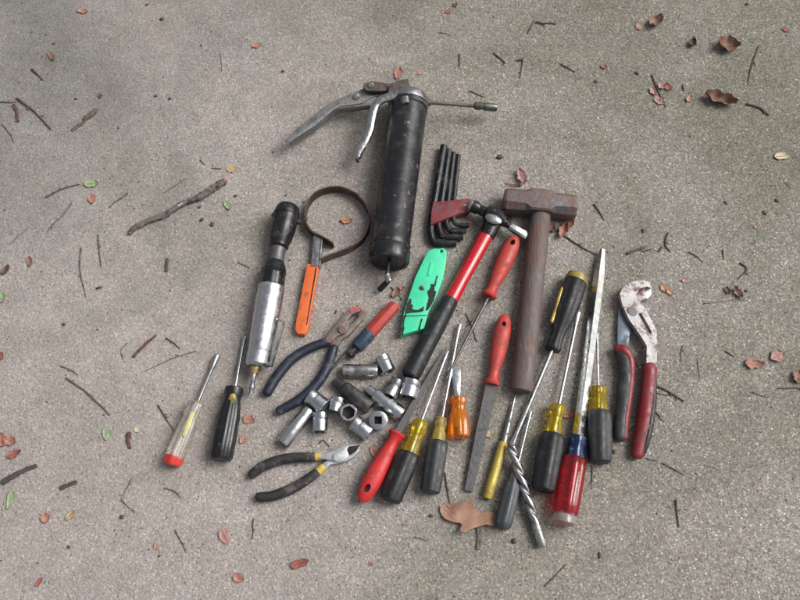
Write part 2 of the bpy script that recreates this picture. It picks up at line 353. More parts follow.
def concrete():
    m = bpy.data.materials.new('rough_concrete'); m.use_nodes = True; n = m.node_tree.nodes; l = m.node_tree.links
    b = n['Principled BSDF']; b.inputs['Roughness'].default_value = 0.9; b.inputs['Specular IOR Level'].default_value = 0.3
    tc = n.new('ShaderNodeTexCoord').outputs['Object']
    def nz(sc, det=6, ro=0.6, dis=0.0):
        t = n.new('ShaderNodeTexNoise'); t.inputs['Scale'].default_value = sc; t.inputs['Detail'].default_value = det
        t.inputs['Roughness'].default_value = ro; t.inputs['Distortion'].default_value = dis; l.new(tc, t.inputs['Vector']); return t.outputs['Fac']
    def ramp(src, stops, interp='LINEAR'):
        r = n.new('ShaderNodeValToRGB'); r.color_ramp.interpolation = interp
        e = r.color_ramp.elements
        while len(e) < len(stops): e.new(0.5)
        for k_, (p, c) in enumerate(stops):
            e[k_].position = p; e[k_].color = (*c, 1) if isinstance(c, tuple) else (c, c, c, 1)
        l.new(src, r.inputs[0]); return r.outputs[0]
    def mix(mode, a, bb, f):
        x = n.new('ShaderNodeMix'); x.data_type = 'RGBA'; x.blend_type = mode
        for s_, v in (('A', a), ('B', bb)):
            if isinstance(v, tuple): x.inputs[s_].default_value = (*v, 1)
            else: l.new(v, x.inputs[s_])
        if isinstance(f, float): x.inputs['Factor'].default_value = f
        else: l.new(f, x.inputs['Factor'])
        return x.outputs['Result']
    def mth(op, a, bb=None, cl=False):
        x = n.new('ShaderNodeMath'); x.operation = op; x.use_clamp = cl
        for i, v in enumerate((a, bb)):
            if v is None: continue
            if isinstance(v, (int, float)): x.inputs[i].default_value = v
            else: l.new(v, x.inputs[i])
        return x.outputs[0]
    base = ramp(nz(3.0, 5, 0.6, 0.4), [(0.32, (0.250, 0.232, 0.213)), (0.7, (0.308, 0.287, 0.267))])
    mott = ramp(nz(22, 8, 0.7), [(0.3, 0.84), (0.7, 1.12)])
    c = mix('MULTIPLY', base, mott, 1.0)
    def vor(sc, rnd=1.0, feat='F1'):
        v = n.new('ShaderNodeTexVoronoi'); v.inputs['Scale'].default_value = sc; v.feature = feat
        v.inputs['Randomness'].default_value = rnd; l.new(tc, v.inputs['Vector']); return v
    # grains of sand and fine aggregate
    va = vor(500); sp = n.new('ShaderNodeSeparateColor'); l.new(va.outputs['Color'], sp.inputs[0])
    g1 = ramp(sp.outputs[0], [(0.0, 0.34), (0.14, 0.66), (0.5, 0.96), (0.84, 1.2), (1.0, 2.0)])
    xyz = n.new('ShaderNodeSeparateXYZ'); l.new(tc, xyz.inputs[0])
    # the slab is worn rougher to the right, where its pale aggregate is exposed; the left is smoother and lighter
    wear = ramp(mth('ADD', mth('ADD', mth('MULTIPLY', xyz.outputs[0], 0.9), mth('MULTIPLY', xyz.outputs[1], 0.1)), mth('MULTIPLY', nz(2.4, 4), 0.9)), [(0.12, 0.0), (0.85, 1.0)])
    c = mix('MULTIPLY', c, (1.17, 1.15, 1.16), mth('SUBTRACT', 1.0, wear))
    c = mix('MULTIPLY', c, g1, mth('ADD', mth('MULTIPLY', wear, 0.36), 0.42))
    vb = vor(290); sp2 = n.new('ShaderNodeSeparateColor'); l.new(vb.outputs['Color'], sp2.inputs[0])
    near = ramp(vb.outputs['Distance'], [(0.25, 1.0), (0.5, 0.0)])
    g2c = ramp(sp2.outputs[1], [(0.0, (0.10, 0.085, 0.075)), (0.14, (0.27, 0.23, 0.20)), (0.75, (0.34, 0.30, 0.27)), (0.92, (0.50, 0.48, 0.44)), (1.0, (0.85, 0.83, 0.77))])
    c = mix('MIX', c, g2c, mth('MULTIPLY', near, mth('ADD', mth('MULTIPLY', wear, 0.36), 0.14)))
    vc = vor(300); sp3 = n.new('ShaderNodeSeparateColor'); l.new(vc.outputs['Color'], sp3.inputs[0])
    nc = ramp(vc.outputs['Distance'], [(0.28, 1.0), (0.42, 0.0)])
    c = mix('MIX', c, (0.78, 0.77, 0.73), mth('MULTIPLY', mth('MULTIPLY', ramp(sp3.outputs[0], [(0.955, 0.0), (0.965, 1.0)]), nc), mth('ADD', mth('MULTIPLY', wear, 0.6), 0.3)))
    c = mix('MIX', c, (0.075, 0.06, 0.05), mth('MULTIPLY', mth('MULTIPLY', ramp(sp3.outputs[1], [(0.955, 0.0), (0.965, 1.0)]), nc), 0.75))
    # brownish / pinkish grains
    c = mix('MULTIPLY', c, ramp(sp.outputs[2], [(0.0, (1.10, 0.95, 0.88)), (0.5, (1.0, 1.0, 1.0)), (1.0, (0.95, 1.0, 1.04))]), 0.8)
    # green-grey and darker, heavier to the right and at the far side of the slab
    bias = mth('ADD', mth('MULTIPLY', xyz.outputs[0], 0.30), mth('MULTIPLY', xyz.outputs[1], 0.16))
    side_tone = mth('ADD', nz(2.1, 6, 0.62, 0.8), bias)
    side_mask = ramp(side_tone, [(0.42, 0.0), (0.70, 1.0)])
    c = mix('MULTIPLY', c, (0.66, 0.68, 0.61), side_mask)
    # darker and greyer towards the far left corner
    corner_tone = mth('ADD', nz(2.6, 6, 0.6, 0.5), mth('MULTIPLY', xyz.outputs[0], -0.42))
    corner_tone = mth('ADD', corner_tone, mth('MULTIPLY', xyz.outputs[1], 0.42))
    c = mix('MULTIPLY', c, (0.64, 0.67, 0.67), ramp(corner_tone, [(0.70, 0.0), (0.98, 1.0)]))
    # small damp blotches and moss
    bl = ramp(nz(14, 8, 0.72, 0.6), [(0.60, 0.0), (0.74, 1.0)])
    c = mix('MULTIPLY', c, (0.78, 0.75, 0.68), mth('MULTIPLY', bl, 0.8))
    ms = ramp(nz(9, 9, 0.75, 1.0), [(0.61, 0.0), (0.72, 1.0)])
    c = mix('MULTIPLY', c, (0.66, 0.72, 0.52), mth('MULTIPLY', ms, 0.8))
    pit = vor(95); pits = mth('MULTIPLY', ramp(pit.outputs['Distance'], [(0.06, 1.0), (0.16, 0.0)]), ramp(nz(30, 3), [(0.52, 0.0), (0.6, 1.0)]))
    c = mix('MULTIPLY', c, (0.42, 0.38, 0.34), mth('MULTIPLY', pits, 0.8))
    l.new(c, b.inputs['Base Color'])
    h = mth('ADD', mth('MULTIPLY', va.outputs['Distance'], -0.5), mth('MULTIPLY', nz(260, 5, 0.7), 0.8))
    h = mth('ADD', h, mth('MULTIPLY', vb.outputs['Distance'], -0.8)); h = mth('SUBTRACT', h, mth('MULTIPLY', pits, 1.2))
    bp = n.new('ShaderNodeBump'); bp.inputs['Strength'].default_value = 0.55; bp.inputs['Distance'].default_value = 0.0016
    l.new(h, bp.inputs['Height']); l.new(bp.outputs[0], b.inputs['Normal'])
    return m

# ------------------------------------------------------------------ the ground
g = bpy.data.meshes.new('ground')
N = 40
g.from_pydata([(-30, -30, 0), (30, -30, 0), (30, 30, 0), (-30, 30, 0)], [], [(0, 1, 2, 3)])
go = bpy.data.objects.new('ground', g); COL.objects.link(go); g.materials.append(concrete())
go['kind'] = 'structure'; go['label'] = 'rough speckled grey brown concrete slab'

exec_parts = True
# ------------------------------------------------------------------ grease gun
T = thing('grease_gun', 'black grease gun with a silver lever and a thin side pipe, largest tool', 'grease gun', 398, 185)
GZ = 29
M = MB().lathe((408.5, 104, GZ), (388.5, 263, GZ), [(0, 18.5), (0.0, 19.4), (0.04, 19.8), (0.045, 19.0), (0.88, 19.2), (0.9, 20.3), (0.915, 19.4), (0.93, 20.6), (0.985, 20.6), (1.0, 19.3), (1.0, 16.5), (0.992, 15.5), (0.985, 3)], sec_round(48))
M.build('barrel', gun_black, T)
M = MB().lathe((409.6, 96.5, GZ + 1), (408.2, 108, GZ), [(0, 15), (0.05, 18.5), (0.25, 20), (0.7, 20.2), (0.74, 19.2), (0.95, 19.6), (1, 18)], sec_round(32))
M.lathe((405, 98, GZ + 27), (406, 105, GZ + 27), [(0, 4), (0.1, 5), (0.9, 5), (1, 4)], sec_hex())
M.build('head_cap', chrome_dull, T)
M = MB().plate([(389, 86), (396, 82), (408, 80), (410, 86), (409, 97), (398, 99), (388, 97)], 14, 52, bevel=1.5, smooth=0, ztop=48)
M.build('pump_head', rusty, T)
M = MB().plate([(364, 83), (372, 81), (388, 83), (398, 83), (398, 90), (388, 90.5), (376, 91), (366, 90), (363, 87)], 40, 46, bevel=0.8, smooth=0, ztop=46)
lk = M.build('link_plate', rusty, T)
for (x, y) in ((371, 85.5),):
    MB().lathe((x, y, 44), (x + .01, y, 49), [(0, 3.2), (0.7, 3.2), (1, 2.2)], sec_round(12)).build('pivot_bolt', steel, lk)
# long lever: pressed channel
top = [(392, 93), (372, 97, ), (362, 103), (350, 105), (341, 106), (334, 109), (326, 116), (314, 126), (300, 135), (289, 142.5), (284.5, 140), (296, 129), (308, 119.5), (320, 110), (331, 102), (342, 97), (355, 92), (366, 87), (374, 87), (384, 90)]
M = MB().plate(top, 33, 36, bevel=1.2, smooth=0, ztop=36)
M.tube([(371, 107, 25, 1.1), (352, 109.5, 22, 1.2), (338, 111.5, 20, 1.3), (329, 117, 18, 1.3), (316, 128, 18, 1.2), (302, 137, 18, 1.2), (290, 144, 18, 1.0)], 8, flat=3.2)
lv = M.build('long_lever', mat('pitted_grey_lever_steel', (0.25, 0.26, 0.26), 0.4, 0.75, 0.3, 60, dirt=(0.12, 0.095, 0.085), dirt_amt=0.42, dirt_scale=60, bump=0.4), T)
MB().lathe((356.5, 97, 35), (356.51, 97, 40), [(0, 3.4), (0.7, 3.4), (1, 2.2)], sec_round(12)).build('pivot_bolt', steel, lv)
M = MB().tube([(402, 92, 50, 6.2), (392, 96, 49, 5.2), (381, 100, 47, 4.7), (375.5, 106, 44, 4.6), (372, 117, 40, 4.7), (369.5, 130, 36, 4.8), (364.5, 142, 32, 4.8), (358.5, 152, 28, 4.7), (357, 157, 26, 4.2)], 14, flat=0.7)
lv = M.build('short_lever', steel, T)
MB().lathe((396, 93, 50), (396.01, 93, 56), [(0, 2.8), (0.7, 2.8), (1, 1.8)], sec_round(12)).build('pivot_bolt', steel, lv)
MB().tube([(357, 157.5, 25, 2.6), (357.8, 161.5, 24, 1.8)], 8, sub=2).build('lever_end', hole_dark, lv)
M = MB().lathe((428, 102.5, 31), (476, 106, 28), [(0, 3.2), (0.06, 3.2), (0.07, 1.9), (1, 1.9)], sec_round(14))
pp = M.build('pipe', mat('grey_green_pipe', (0.17, 0.165, 0.135), 0.45, 0.7, 0.25, 60, dirt=(0.08, 0.07, 0.05), dirt_amt=0.4, bump=0.2), T)
MB().lathe((474, 105.5, 28), (497, 107.8, 26), [(0, 2.4), (0.05, 3.8), (0.3, 4.2), (0.34, 3.4), (0.42, 3.4), (0.46, 4.1), (0.93, 4.0), (1, 3.2), (1, 1.2)], sec_round(18)).build('coupler', mat('MATX', (0.13, 0.13, 0.115), 0.4, 0.8, 0.25, 60, dirt=(0.06, 0.05, 0.04), dirt_amt=0.4, bump=0.3), pp)
MATS['MATX'].name = 'grimy_coupler_steel'
M = MB().lathe((388.8, 262, 27), (387, 277, 22), [(0, 2), (1, 2)], sec_round(12))
M.tube([(390.5, 277, 22, 2.6), (386, 283, 16, 3.0), (380, 289.5, 9, 3.0)], 10, sub=3)
M.build('plunger_handle', blackened, T)
MB().lathe((386.5, 273, 26), (389.5, 282, 22), [(0, 2.4), (0.1, 3.4), (0.9, 3.4), (1, 2.4)], sec_hex()).build('plunger_nut', chrome_dull, T)

# ------------------------------------------------------------------ air ratchet
T = thing('air_ratchet', 'silver bodied air ratchet wrench with black rounded head and brass inlet', 'ratchet', 272, 290)
M = MB().lathe((289, 204.5, 22), (278.5, 248, 20), [(0, 6.5), (0.03, 9.6), (0.09, 11.6), (0.2, 12.6), (0.38, 12.9), (0.42, 12.2), (0.62, 12.4), (0.80, 11.2), (0.9, 9.8), (0.95, 9.4), (0.97, 9.8), (1.0, 8.2)], sec_round(32))
M.lathe((286.8, 213, 22), (286, 216.5, 22), [(0, 11.2), (.2, 12.9), (.8, 13.1), (1, 11.4)], sec_round(32))
hd = M.build('ratchet_head', mat('MATY', (0.028, 0.028, 0.03), 0.28, 0.6, 0.4, 40, dirt=(0.09, 0.07, 0.06), dirt_amt=0.22, dirt_scale=60, dirt_metal=0.5, bump=0.2), T)
MATS['MATY'].name = 'worn_dark_head_casting'
MB().lathe((297, 222, 20), (301, 221, 20), [(0, 3), (0.8, 3), (1, 2)], sec_round(12)).build('reverse_knob', blackened, hd)
MB().lathe((274.6, 215, 24), (272.6, 217, 24), [(0, 2.5), (0.8, 2.5), (1, 2)], sec_round(12)).build('side_screw', blackened, hd)
MB().lathe((278.8, 246, 20), (275.2, 264, 20), [(0, 7.9), (0.5, 7.7), (1, 8.4)], sec_round(28)).build('neck', steel_dark, T)
MB().lathe((275.5, 261, 20), (271.8, 286.5, 20), [(0, 8), (0.08, 9.6), (0.3, 11.9), (0.4, 12.6), (0.44, 12.0), (0.5, 12.6), (0.53, 11.9), (0.9, 12.4), (1, 11.8)], sec_flute(10, 0.04, 5)).build('collar', black_paint, T)
MB().lathe((271.8, 286, 20), (259.6, 353, 20), [(0, 12), (0.02, 13.2), (0.25, 13.6), (0.8, 12.6), (0.97, 11.8), (1, 10.8)], sec_round(40)).build('body', alu, T)
e = MB().lathe((259.6, 352.5, 20), (257, 367, 20), [(0, 11.4), (0.04, 12.4), (0.85, 11.8), (1, 9.5)], sec_hex(0.0, 0.2)).build('end_housing', alu, T)
MB().lathe((255.2, 366, 18), (253.6, 374.5, 18), [(0, 6), (0.3, 6.4), (0.7, 4.6), (1, 4)], sec_hex()).build('inlet_nut', brass, e)
MB().lathe((253.8, 374, 18), (250.8, 394, 15), [(0, 3.0), (0.35, 2.8), (0.4, 2.2), (0.55, 2.2), (0.6, 3.0), (0.75, 3.0), (0.8, 2.3), (1, 2.0)], sec_round(16)).build('air_nipple', steel, e)
M = MB().tube([(271, 366, 23, 1.3), (275, 353, 25, 1.2), (279.5, 338, 26, 1.2), (283.5, 322, 25, 1.1)], 8, flat=2.6, sec=sec_rbox(1, .3))
M.tube([(265, 365, 22, 2.4), (271, 364.5, 22, 2.4)], 8, sub=2, flat=1.6)
M.tube([(282.5, 321, 24, 1.0), (276, 318, 24, 1.0)], 6, sub=2)
M.build('throttle_lever', steel, T)

# ------------------------------------------------------------------ strap filter wrench
T = thing('filter_wrench', 'band filter wrench with round dark strap loop and orange handle', 'wrench', 320, 250)
path = [(334, 244), (328, 240), (321, 236), (312, 231), (307, 222), (307, 208), (313, 197), (324, 190), (340, 188), (356, 194), (367, 207), (370, 221), (364, 237), (350, 248), (334, 254), (321, 259.5)]
P = cr([(x, y + 4, 0) for x, y in path], 7)
m_ = MB(); rings = []
C = [W(p[0], p[1], 1.0) for p in P]
for i, c in enumerate(C):
    u = (C[min(i + 1, len(C) - 1)] - C[max(i - 1, 0)]).normalized(); q = u.cross(Vector((0, 0, 1))).normalized() * 0.0011
    z = Vector((0, 0, 0.0165))
    rings.append([c + q, c + q + z, c - q + z, c - q])
m_.ring_stack(rings); m_.build('strap', mat('brown_strap_steel', (0.07, 0.05, 0.042), 0.5, 0.5, 0.4, 60, dirt=(0.16, 0.1, 0.08), dirt_amt=0.3, bump=0.3), T)
MB().plate([(314, 235.5), (322.5, 236.5), (320.5, 268), (311, 268)], 3, 13, bevel=1.2).build('handle_neck', chrome_dull, T)
MB().tube([(322, 237, 13, 1.1), (319.5, 266, 13, 1.1)], 8, sub=2).build('neck_rim', steel_dark, T)
M = MB().plate([(307.5, 265), (319, 266), (318.5, 272), (308, 331), (305, 335.5), (298, 335), (295.5, 331), (296, 325)], 1, 12, bevel=1.6)
hn = M.build('handle', orange, T)
MB().plate([(315.5, 268), (316.9, 268), (307.2, 325), (306.2, 325)], 11, 12.4, bevel=0.2).build('handle_seam', hole_dark, hn)

# ------------------------------------------------------------------ hex key set
T = thing('hex_key_set', 'four black hex keys held in a scuffed red holder', 'hex keys', 448, 200)
for (pts, r) in (([(444, 146, 8), (434, 205, 8), (431, 224, 8), (431.5, 236, 8), (436, 242.5, 7), (456, 243, 5)], 3.9),
                 ([(449, 150, 8), (441, 205, 8), (438.5, 222, 9), (440, 232, 9), (445, 236.5, 8), (463, 237, 7)], 3.5),
                 ([(453.8, 153, 7), (447.5, 205, 8), (446, 219, 10), (447.5, 227, 10), (452, 230.5, 10), (466, 231, 9)], 3.0),
                 ([(458.5, 155, 6), (453.5, 205, 8), (453, 216, 11), (454.5, 222, 11), (459, 225, 11), (469, 225.5, 10)], 2.6)):
    MB().tube([(*p, r) for p in pts], sec=sec_hex(0.52, 0.1), roundcap=False, sub=5).build('hex_key', blackened, T)
hb = MB().plate([(433, 204), (452, 202.5), (467, 200.5), (473, 202.5), (474, 208), (468, 213), (452, 218.5), (430.5, 227), (431, 215)], 2, 17, bevel=1.4).build('holder', red_rust, T)
MB().lathe((464.5, 206.5, 14), (464.51, 206.5, 17), [(0, 2.6), (0.8, 2.6), (1, 1.8)], sec_round(14)).build('rivet', steel, hb)

# ------------------------------------------------------------------ ball-peen style hammer
T = thing('hammer', 'small hammer with polished head, glossy red shaft and black rubber grip', 'hammer', 452, 300)
M = MB().lathe((471.5, 205.5, 20), (505, 221.5, 19), [(0, 5.6), (0.02, 6.4), (0.18, 6.4), (0.24, 5.0), (0.40, 5.4), (0.46, 8.4), (0.6, 9.6), (0.86, 9.2), (0.95, 6.2), (1, 5.0)], sec_round(28))
M.lathe((501, 220.5, 19), (512, 227, 19), [(0, 5.5), (0.5, 4.0), (1, 3.6)], sec_round(20))
hh = M.build('head', black_paint, T)
MB().lathe((468.6, 204.4, 20.5), (472, 206, 20.2), [(0, 4.6), (0.15, 5.9), (0.7, 6.6), (1, 6.5)], sec_round(28)).build('striking_face', steel, hh)
bmx = bmesh.new(); bmesh.ops.create_uvsphere(bmx, u_segments=20, v_segments=12, radius=1)
c = W(493.5, 219, 29.5); ax = (W(505, 223.5, 19) - W(463.5, 205.5, 19)).normalized()
rot = Matrix.Rotation(math.atan2(ax.y, ax.x), 4, 'Z')
bmesh.ops.transform(bmx, matrix=Matrix.Translation(c) @ rot @ Matrix.Diagonal((0.0135, 0.0082, 0.0042, 1)), verts=bmx.verts[:])
MB().add_bm(bmx).build('cheek_highlight', steel, hh)  # bright oval modelled in place of the highlight on the black head
MB().lathe((510, 226.5, 19), (527, 236, 17), [(0, 3.6, 1.0), (0.3, 4.0, 1.0), (0.8, 4.3, 0.7), (1, 4.2, 0.25)], sec_rbox(1, .45)).build('peen', steel, hh)
MB().lathe((494, 220, 16), (487, 236, 14), [(0, 9, 0.9), (0.6, 8.6, 0.9), (1, 7.8, 0.9)], sec_round(24)).build('head_socket', black_paint, T)
MB().lathe((488.5, 231, 14), (449, 303, 12), [(0, 7.3, 0.85), (0.3, 7.4, 0.85), (0.7, 7.0, .9), (1, 8.0, .9)], sec_round(28)).build('shaft', red_gloss, T)
MB().lathe((450.8, 299, 12), (409.5, 377, 13), [(0, 7.6), (0.02, 8.4), (0.3, 9.2), (0.7, 9.5), (0.93, 10), (0.98, 9.5), (1, 7.8)], sec_flute(10, 0.015, 4)).build('grip', rubber_black, T)

# ------------------------------------------------------------------ sledge hammer
T = thing('sledge_hammer', 'rusty club hammer with blocky iron head and thick brown handle', 'hammer', 535, 290)
A, B = W(503.5, 201, 17), W(576, 208, 17)
so = lambda c: sec_rbox(1, c)
M = MB().lathe_w(A, B, [(0, 10.2, 1, so(.5)), (0.03, 11.4, 1, so(.5)), (0.06, 11.6, 1, so(.5)), (0.30, 11.6, 1, so(.46)), (0.37, 11.9, 1, so(.14)), (0.63, 11.9, 1, so(.14)), (0.70, 11.6, 1, so(.46)), (0.94, 11.6, 1, so(.5)), (0.97, 11.4, 1, so(.5)), (1, 10.2, 1, so(.5))])
M.build('head', sledge_m, T, smooth=20)
MB().lathe((541, 213, 17), (521, 392, 16), [(0, 9.5, 0.85), (0.05, 10.3, 0.85), (0.3, 10.6, 0.85), (0.6, 11.0, 0.85), (0.85, 11.4, 0.88), (0.97, 11.2, 0.88), (0.995, 10.6, .85), (1, 9.0, .85)], sec_round(32)).build('handle', sledge_wood, T)

# ------------------------------------------------------------------ utility knife
T = thing('utility_knife', 'mint green utility knife with chipped paint', 'knife', 424, 292)
outl = [(426, 256), (428.5, 252.5), (434, 250.3), (443.5, 249.8), (446.3, 253), (446, 264), (442.5, 281), (436.5, 297), (428.5, 313), (424, 330), (400.5, 336.8), (403.3, 316), (408.5, 299), (415, 279)]
hole = [(441.2 + 1.5 * math.cos(a), 253 + 1.5 * math.sin(a)) for a in [i * math.pi / 4 for i in range(8)]]
kb = MB().plate(outl, 1, 15, holes=[hole], bevel=1.8).build('body', mint, T)
rng = random.Random(5)
def chip(pts, z=15.5):
    q = cr(list(pts) + [pts[0]], 4)[:-1]
    q = [(x + 1.1 * noise.noise(Vector((x * .9, y * .9, 3))), y + 1.1 * noise.noise(Vector((x * .9, y * .9, 9)))) for x, y in q]
    return MB().plate(q, 14, z, bevel=0)
chip([(409.5, 299), (411.5, 300), (411.3, 304), (413, 305), (412.5, 308.5), (416, 310), (420, 309), (423, 306.5), (424, 308), (423, 311.5), (416, 312.5), (410, 313), (405, 313.5), (406.5, 306)], 15.35).build('bare_patch', blk_chip, kb)
chip([(431, 284), (434, 285), (434.8, 290), (436, 293), (434.6, 299), (431.4, 305), (428.3, 310), (426, 309.5), (427.6, 303), (428.6, 297), (427.6, 291), (430, 289)], 15.45).build('bare_patch', blk_chip, kb)
chip([(401.3, 334), (402.2, 327), (404.5, 315), (406, 315), (404.5, 322), (404.2, 330), (402.5, 335)], 15.4).build('bare_patch', blk_chip, kb)
MB().lathe((422, 288, 14), (422.01, 288, 17), [(0, 2.6), (0.8, 2.6), (1, 1.8)], sec_round(14)).build('screw', steel_dark, kb)
for (x0, y0), (x1, y1) in (((419, 329), (422, 319)), ((434.5, 286), (437.5, 276))):
    MB().tube([(x0, y0, 15.1, .9), (x1, y1, 15.1, .7)], 6, sub=3, wob=.8, seed=int(x0)).build('edge_wear', blk_chip, kb)
MB().tube([(402, 316.3, 15, .5), (426, 315.3, 15, .5)], 6, sub=3).build('nose_seam', blk_chip, kb)
MB().plate([(430.5, 262), (433.5, 262.5), (430, 276), (427.3, 275.5)], 14, 16.2, bevel=0.5).build('slider', mint, kb)

# ------------------------------------------------------------------ red handled files
def file_handle(T, a, b, prof, mt, hole_t, hole_r, hs=1.0, flat=0.8):
    o = MB().lathe(a, b, prof, sec_round(32)).build('handle', mt, T)
    A, B = W(*a), W(*b); c = A + (B - A) * hole_t
    k = K(c); u = (B - A).normalized()
    cyl = MB(); rings = []
    s_ = u.cross(Vector((0, 0, 1))).normalized()
    for z in (-0.03, 0.03):
        rings.append([c + Vector((0, 0, z)) + u * (math.cos(t) * hole_r * 1.5 * k) + s_ * (math.sin(t) * hole_r * k) for t in [i * math.pi / 8 for i in range(16)]])
    cyl.ring_stack(rings); cut(o, cyl)
    return o
fprof = [(0, 3.5, .75), (0.02, 5.2, .75), (0.08, 7.3, .75), (0.22, 9.2, .78), (0.4, 9.4, .8), (0.6, 8.2, .85), (0.78, 6.2, .9), (0.88, 5.6, .95), (0.94, 7.2, 1), (0.975, 8.6, 1), (1, 7.6, 1)]
T = thing('round_file', 'red handled round file with thin rod, handle beside the small hammer head', 'file', 490, 300)
file_handle(T, (515.5, 237, 14), (488.5, 297, 12), [(p[0], p[1] * .93, p[2]) for p in fprof], red_dull, 0.13, 2.4)
MB().lathe((489, 296, 12), (446, 379, 9), [(0, 1.9), (0.2, 1.8), (0.9, 1.2), (1, 0.7)], sec_round(12)).build('file_blade', steel_dark, T)
T = thing('flat_file', 'red handled file with wide flat grey blade, left of the thick brown handle', 'file', 485, 410)
file_handle(T, (505.5, 315, 14), (491.5, 385, 12), [(p[0], p[1] * .93, p[2]) for p in fprof], red_dull, 0.16, 2.0)
bl_ = MB().lathe((492, 383, 11), (468.5, 491, 4), [(0, 6.3, 1), (0.5, 5.7, 1), (1, 4.4, 1)], sec_rbox(.42, .08)).build('file_blade', steel_dark, T, smooth=20)
T = thing('tapered_file', 'bright red handled file with narrow tapering blade, handle by the cutting pliers', 'file', 400, 440)
file_handle(T, (361.5, 501, 15), (397.5, 433, 13), [(p[0], p[1] * 1.07, p[2]) for p in fprof], red_plastic, 0.17, 2.9)
MB().lathe((396.5, 435, 12), (446.5, 347, 6), [(0, 3.6), (0.3, 3.2), (0.7, 2.1), (1, 0.7)], sec_rbox(.6, .1)).build('file_blade', steel_dark, T, smooth=20)

# ------------------------------------------------------------------ drivers
def flat_tip(r, w=1.6):
    return [(0, r), (0.86, r), (0.94, r * w, 0.45), (0.985, r * w * .95, 0.2), (1, r * w * .9, 0.16)]
def rod(T, a, b, r, mt=steel, prof=None, sec=None, name='shaft'):
    return MB().lathe(a, b, prof or [(0, r), (0.97, r), (1, r * .6)], sec or sec_round(14)).build(name, mt, T)
def seg(T, name, mt, a, b, prof, sec=None):
    return MB().lathe(a, b, prof, sec or sec_round(28)).build(name, mt, T)
G3 = 'screwdrivers with black rubber grip and yellow neck'
neck = [(0, 6.5), (0.08, 8.2), (0.3, 8.6), (0.42, 7.0), (0.52, 6.4), (0.62, 7.6), (0.78, 8.4), (1, 8.6)]
def rubber_driver(label, a, n0, g0, g1, nr, gr, gm=rubber_black, sr=1.8, tipw=1.3, tip=True, nm=amber):
    T = thing('screwdriver', label, 'screwdriver', *g0[:2], group=G3)
    n_in = tuple(p_ + (q_ - p_) * .9 for p_, q_ in zip(n0, g0))
    rod(T, n_in, a, sr, steel, flat_tip(sr, tipw) if tip else None)
    seg(T, 'neck', nm, n0, g0, [(t, r * nr / 8.4) for t, r in neck], sec_flute(6, .08, 6))
    seg(T, 'grip', gm, g0, g1, [(0, gr * .80), (0.03, gr * .92), (0.12, gr), (0.6, gr), (0.9, gr * .97), (0.97, gr * .9), (1, gr * .7)], sec_flute(6, .10, 8))
    return T
rubber_driver('yellow necked screwdriver with black grip beside the bright red file handle', (447.5, 351, 6), (422, 421, 12), (409.5, 453, 14), (389.5, 501, 14), 8.6, 12.4, sr=1.5, tipw=1.0)
rubber_driver('screwdriver with worn grey grip and dull yellow neck left of the stubby orange one', (459.5, 324, 6), (441, 418, 11), (438, 441, 13), (430, 493, 13), 7.4, 11.4, gm=rubber_grey, nm=amber_old, sr=1.6)
rubber_driver('bright yellow necked screwdriver with smooth black grip left of the clear red handle', (578.5, 312, 8), (557.5, 405, 12), (553, 434, 14), (543, 491, 14), 8.4, 13.2)
rubber_driver('yellow necked screwdriver with grey ribbed grip beside the large slip pliers', (597, 334, 8), (598, 387, 12), (599, 411, 13), (600, 463, 13), 9.0, 12.6, gm=rubber_grey, sr=1.3)
# stubby orange
T = thing('stubby_screwdriver', 'stubby orange screwdriver with clear fluted handle', 'screwdriver', 458, 415)
MB().lathe((458.8, 428, 13), (455.8, 369, 6), [(0, 2.6, 1), (0.5, 2.5, 1), (0.6, 3.2, 0.7), (0.9, 4.5, 0.35), (1, 4.6, 0.16)], sec_rbox(1, .3)).build('blade', chrome, T)
seg(T, 'handle', orange_clear, (457.8, 397.5, 13), (459, 438, 13), [(0, 7), (0.03, 8.6), (0.14, 8.8), (0.2, 7.4), (0.3, 6.9), (0.4, 8.5), (0.52, 10.6), (0.93, 11.3), (0.98, 10.6), (1, 8.5)], sec_flute(6, .16, 8))
# large inverted black and yellow
T = thing('screwdriver', 'large black and yellow screwdriver lying with its handle away from the viewer', 'screwdriver', 565, 310)
rod(T, (552.5, 349, 13), (510, 449, 4), 2.2, steel, flat_tip(2.2, 1.4))
h_ = seg(T, 'handle', rubber_black, (576, 281, 15), (552.5, 350, 14), [(0, 10.5), (0.03, 12.0), (0.3, 12.4), (0.5, 11.8), (0.64, 9.4), (0.74, 7.4), (0.84, 7.0), (0.93, 7.8), (0.97, 8.8), (1, 8.0)], sec_flute(6, .10, 8))
seg(T, 'end_cap', amber_old, (578.3, 274.5, 15), (575.5, 282, 15), [(0, 8), (0.2, 10.4), (0.8, 11.6), (1, 11.6)])
MB().tube([(562.2, 288, 23, 1.6), (558, 302, 23, 1.9), (551.6, 322, 21, 1.7)], 8, flat=0.9).build('yellow_stripe', yb, h_)
# square shaft, clear red
T = thing('screwdriver', 'longest screwdriver with thick square shaft, blue collar and clear red handle', 'screwdriver', 575, 440)
MB().lathe((577.5, 440, 15), (602.5, 249, 8), [(0, 4.1), (0.80, 4.0), (0.90, 3.4, .8), (1, 1.9, .3)], sec_rbox(1, .1, math.radians(57))).build('shaft', mat('polished_square_bar', (0.62, 0.63, 0.62), 0.22, 1.0, 0.05, 60, bump=0.02, speck_amt=.02), T, smooth=15)
seg(T, 'collar', blue_clear, (577.8, 436, 15), (574.3, 459, 15), [(0, 7.5), (0.05, 9.2), (0.3, 9.4), (0.45, 8.4), (0.7, 9.0), (0.95, 10.2), (1, 9.5)], sec_flute(6, .06, 6))
seg(T, 'handle', red_clear, (574.4, 457, 15), (565, 514, 15), [(0, 10.4), (0.04, 12.4), (0.2, 13.4), (0.8, 13.4), (0.95, 13.0), (1, 12.2)], sec_flute(6, .12, 8))
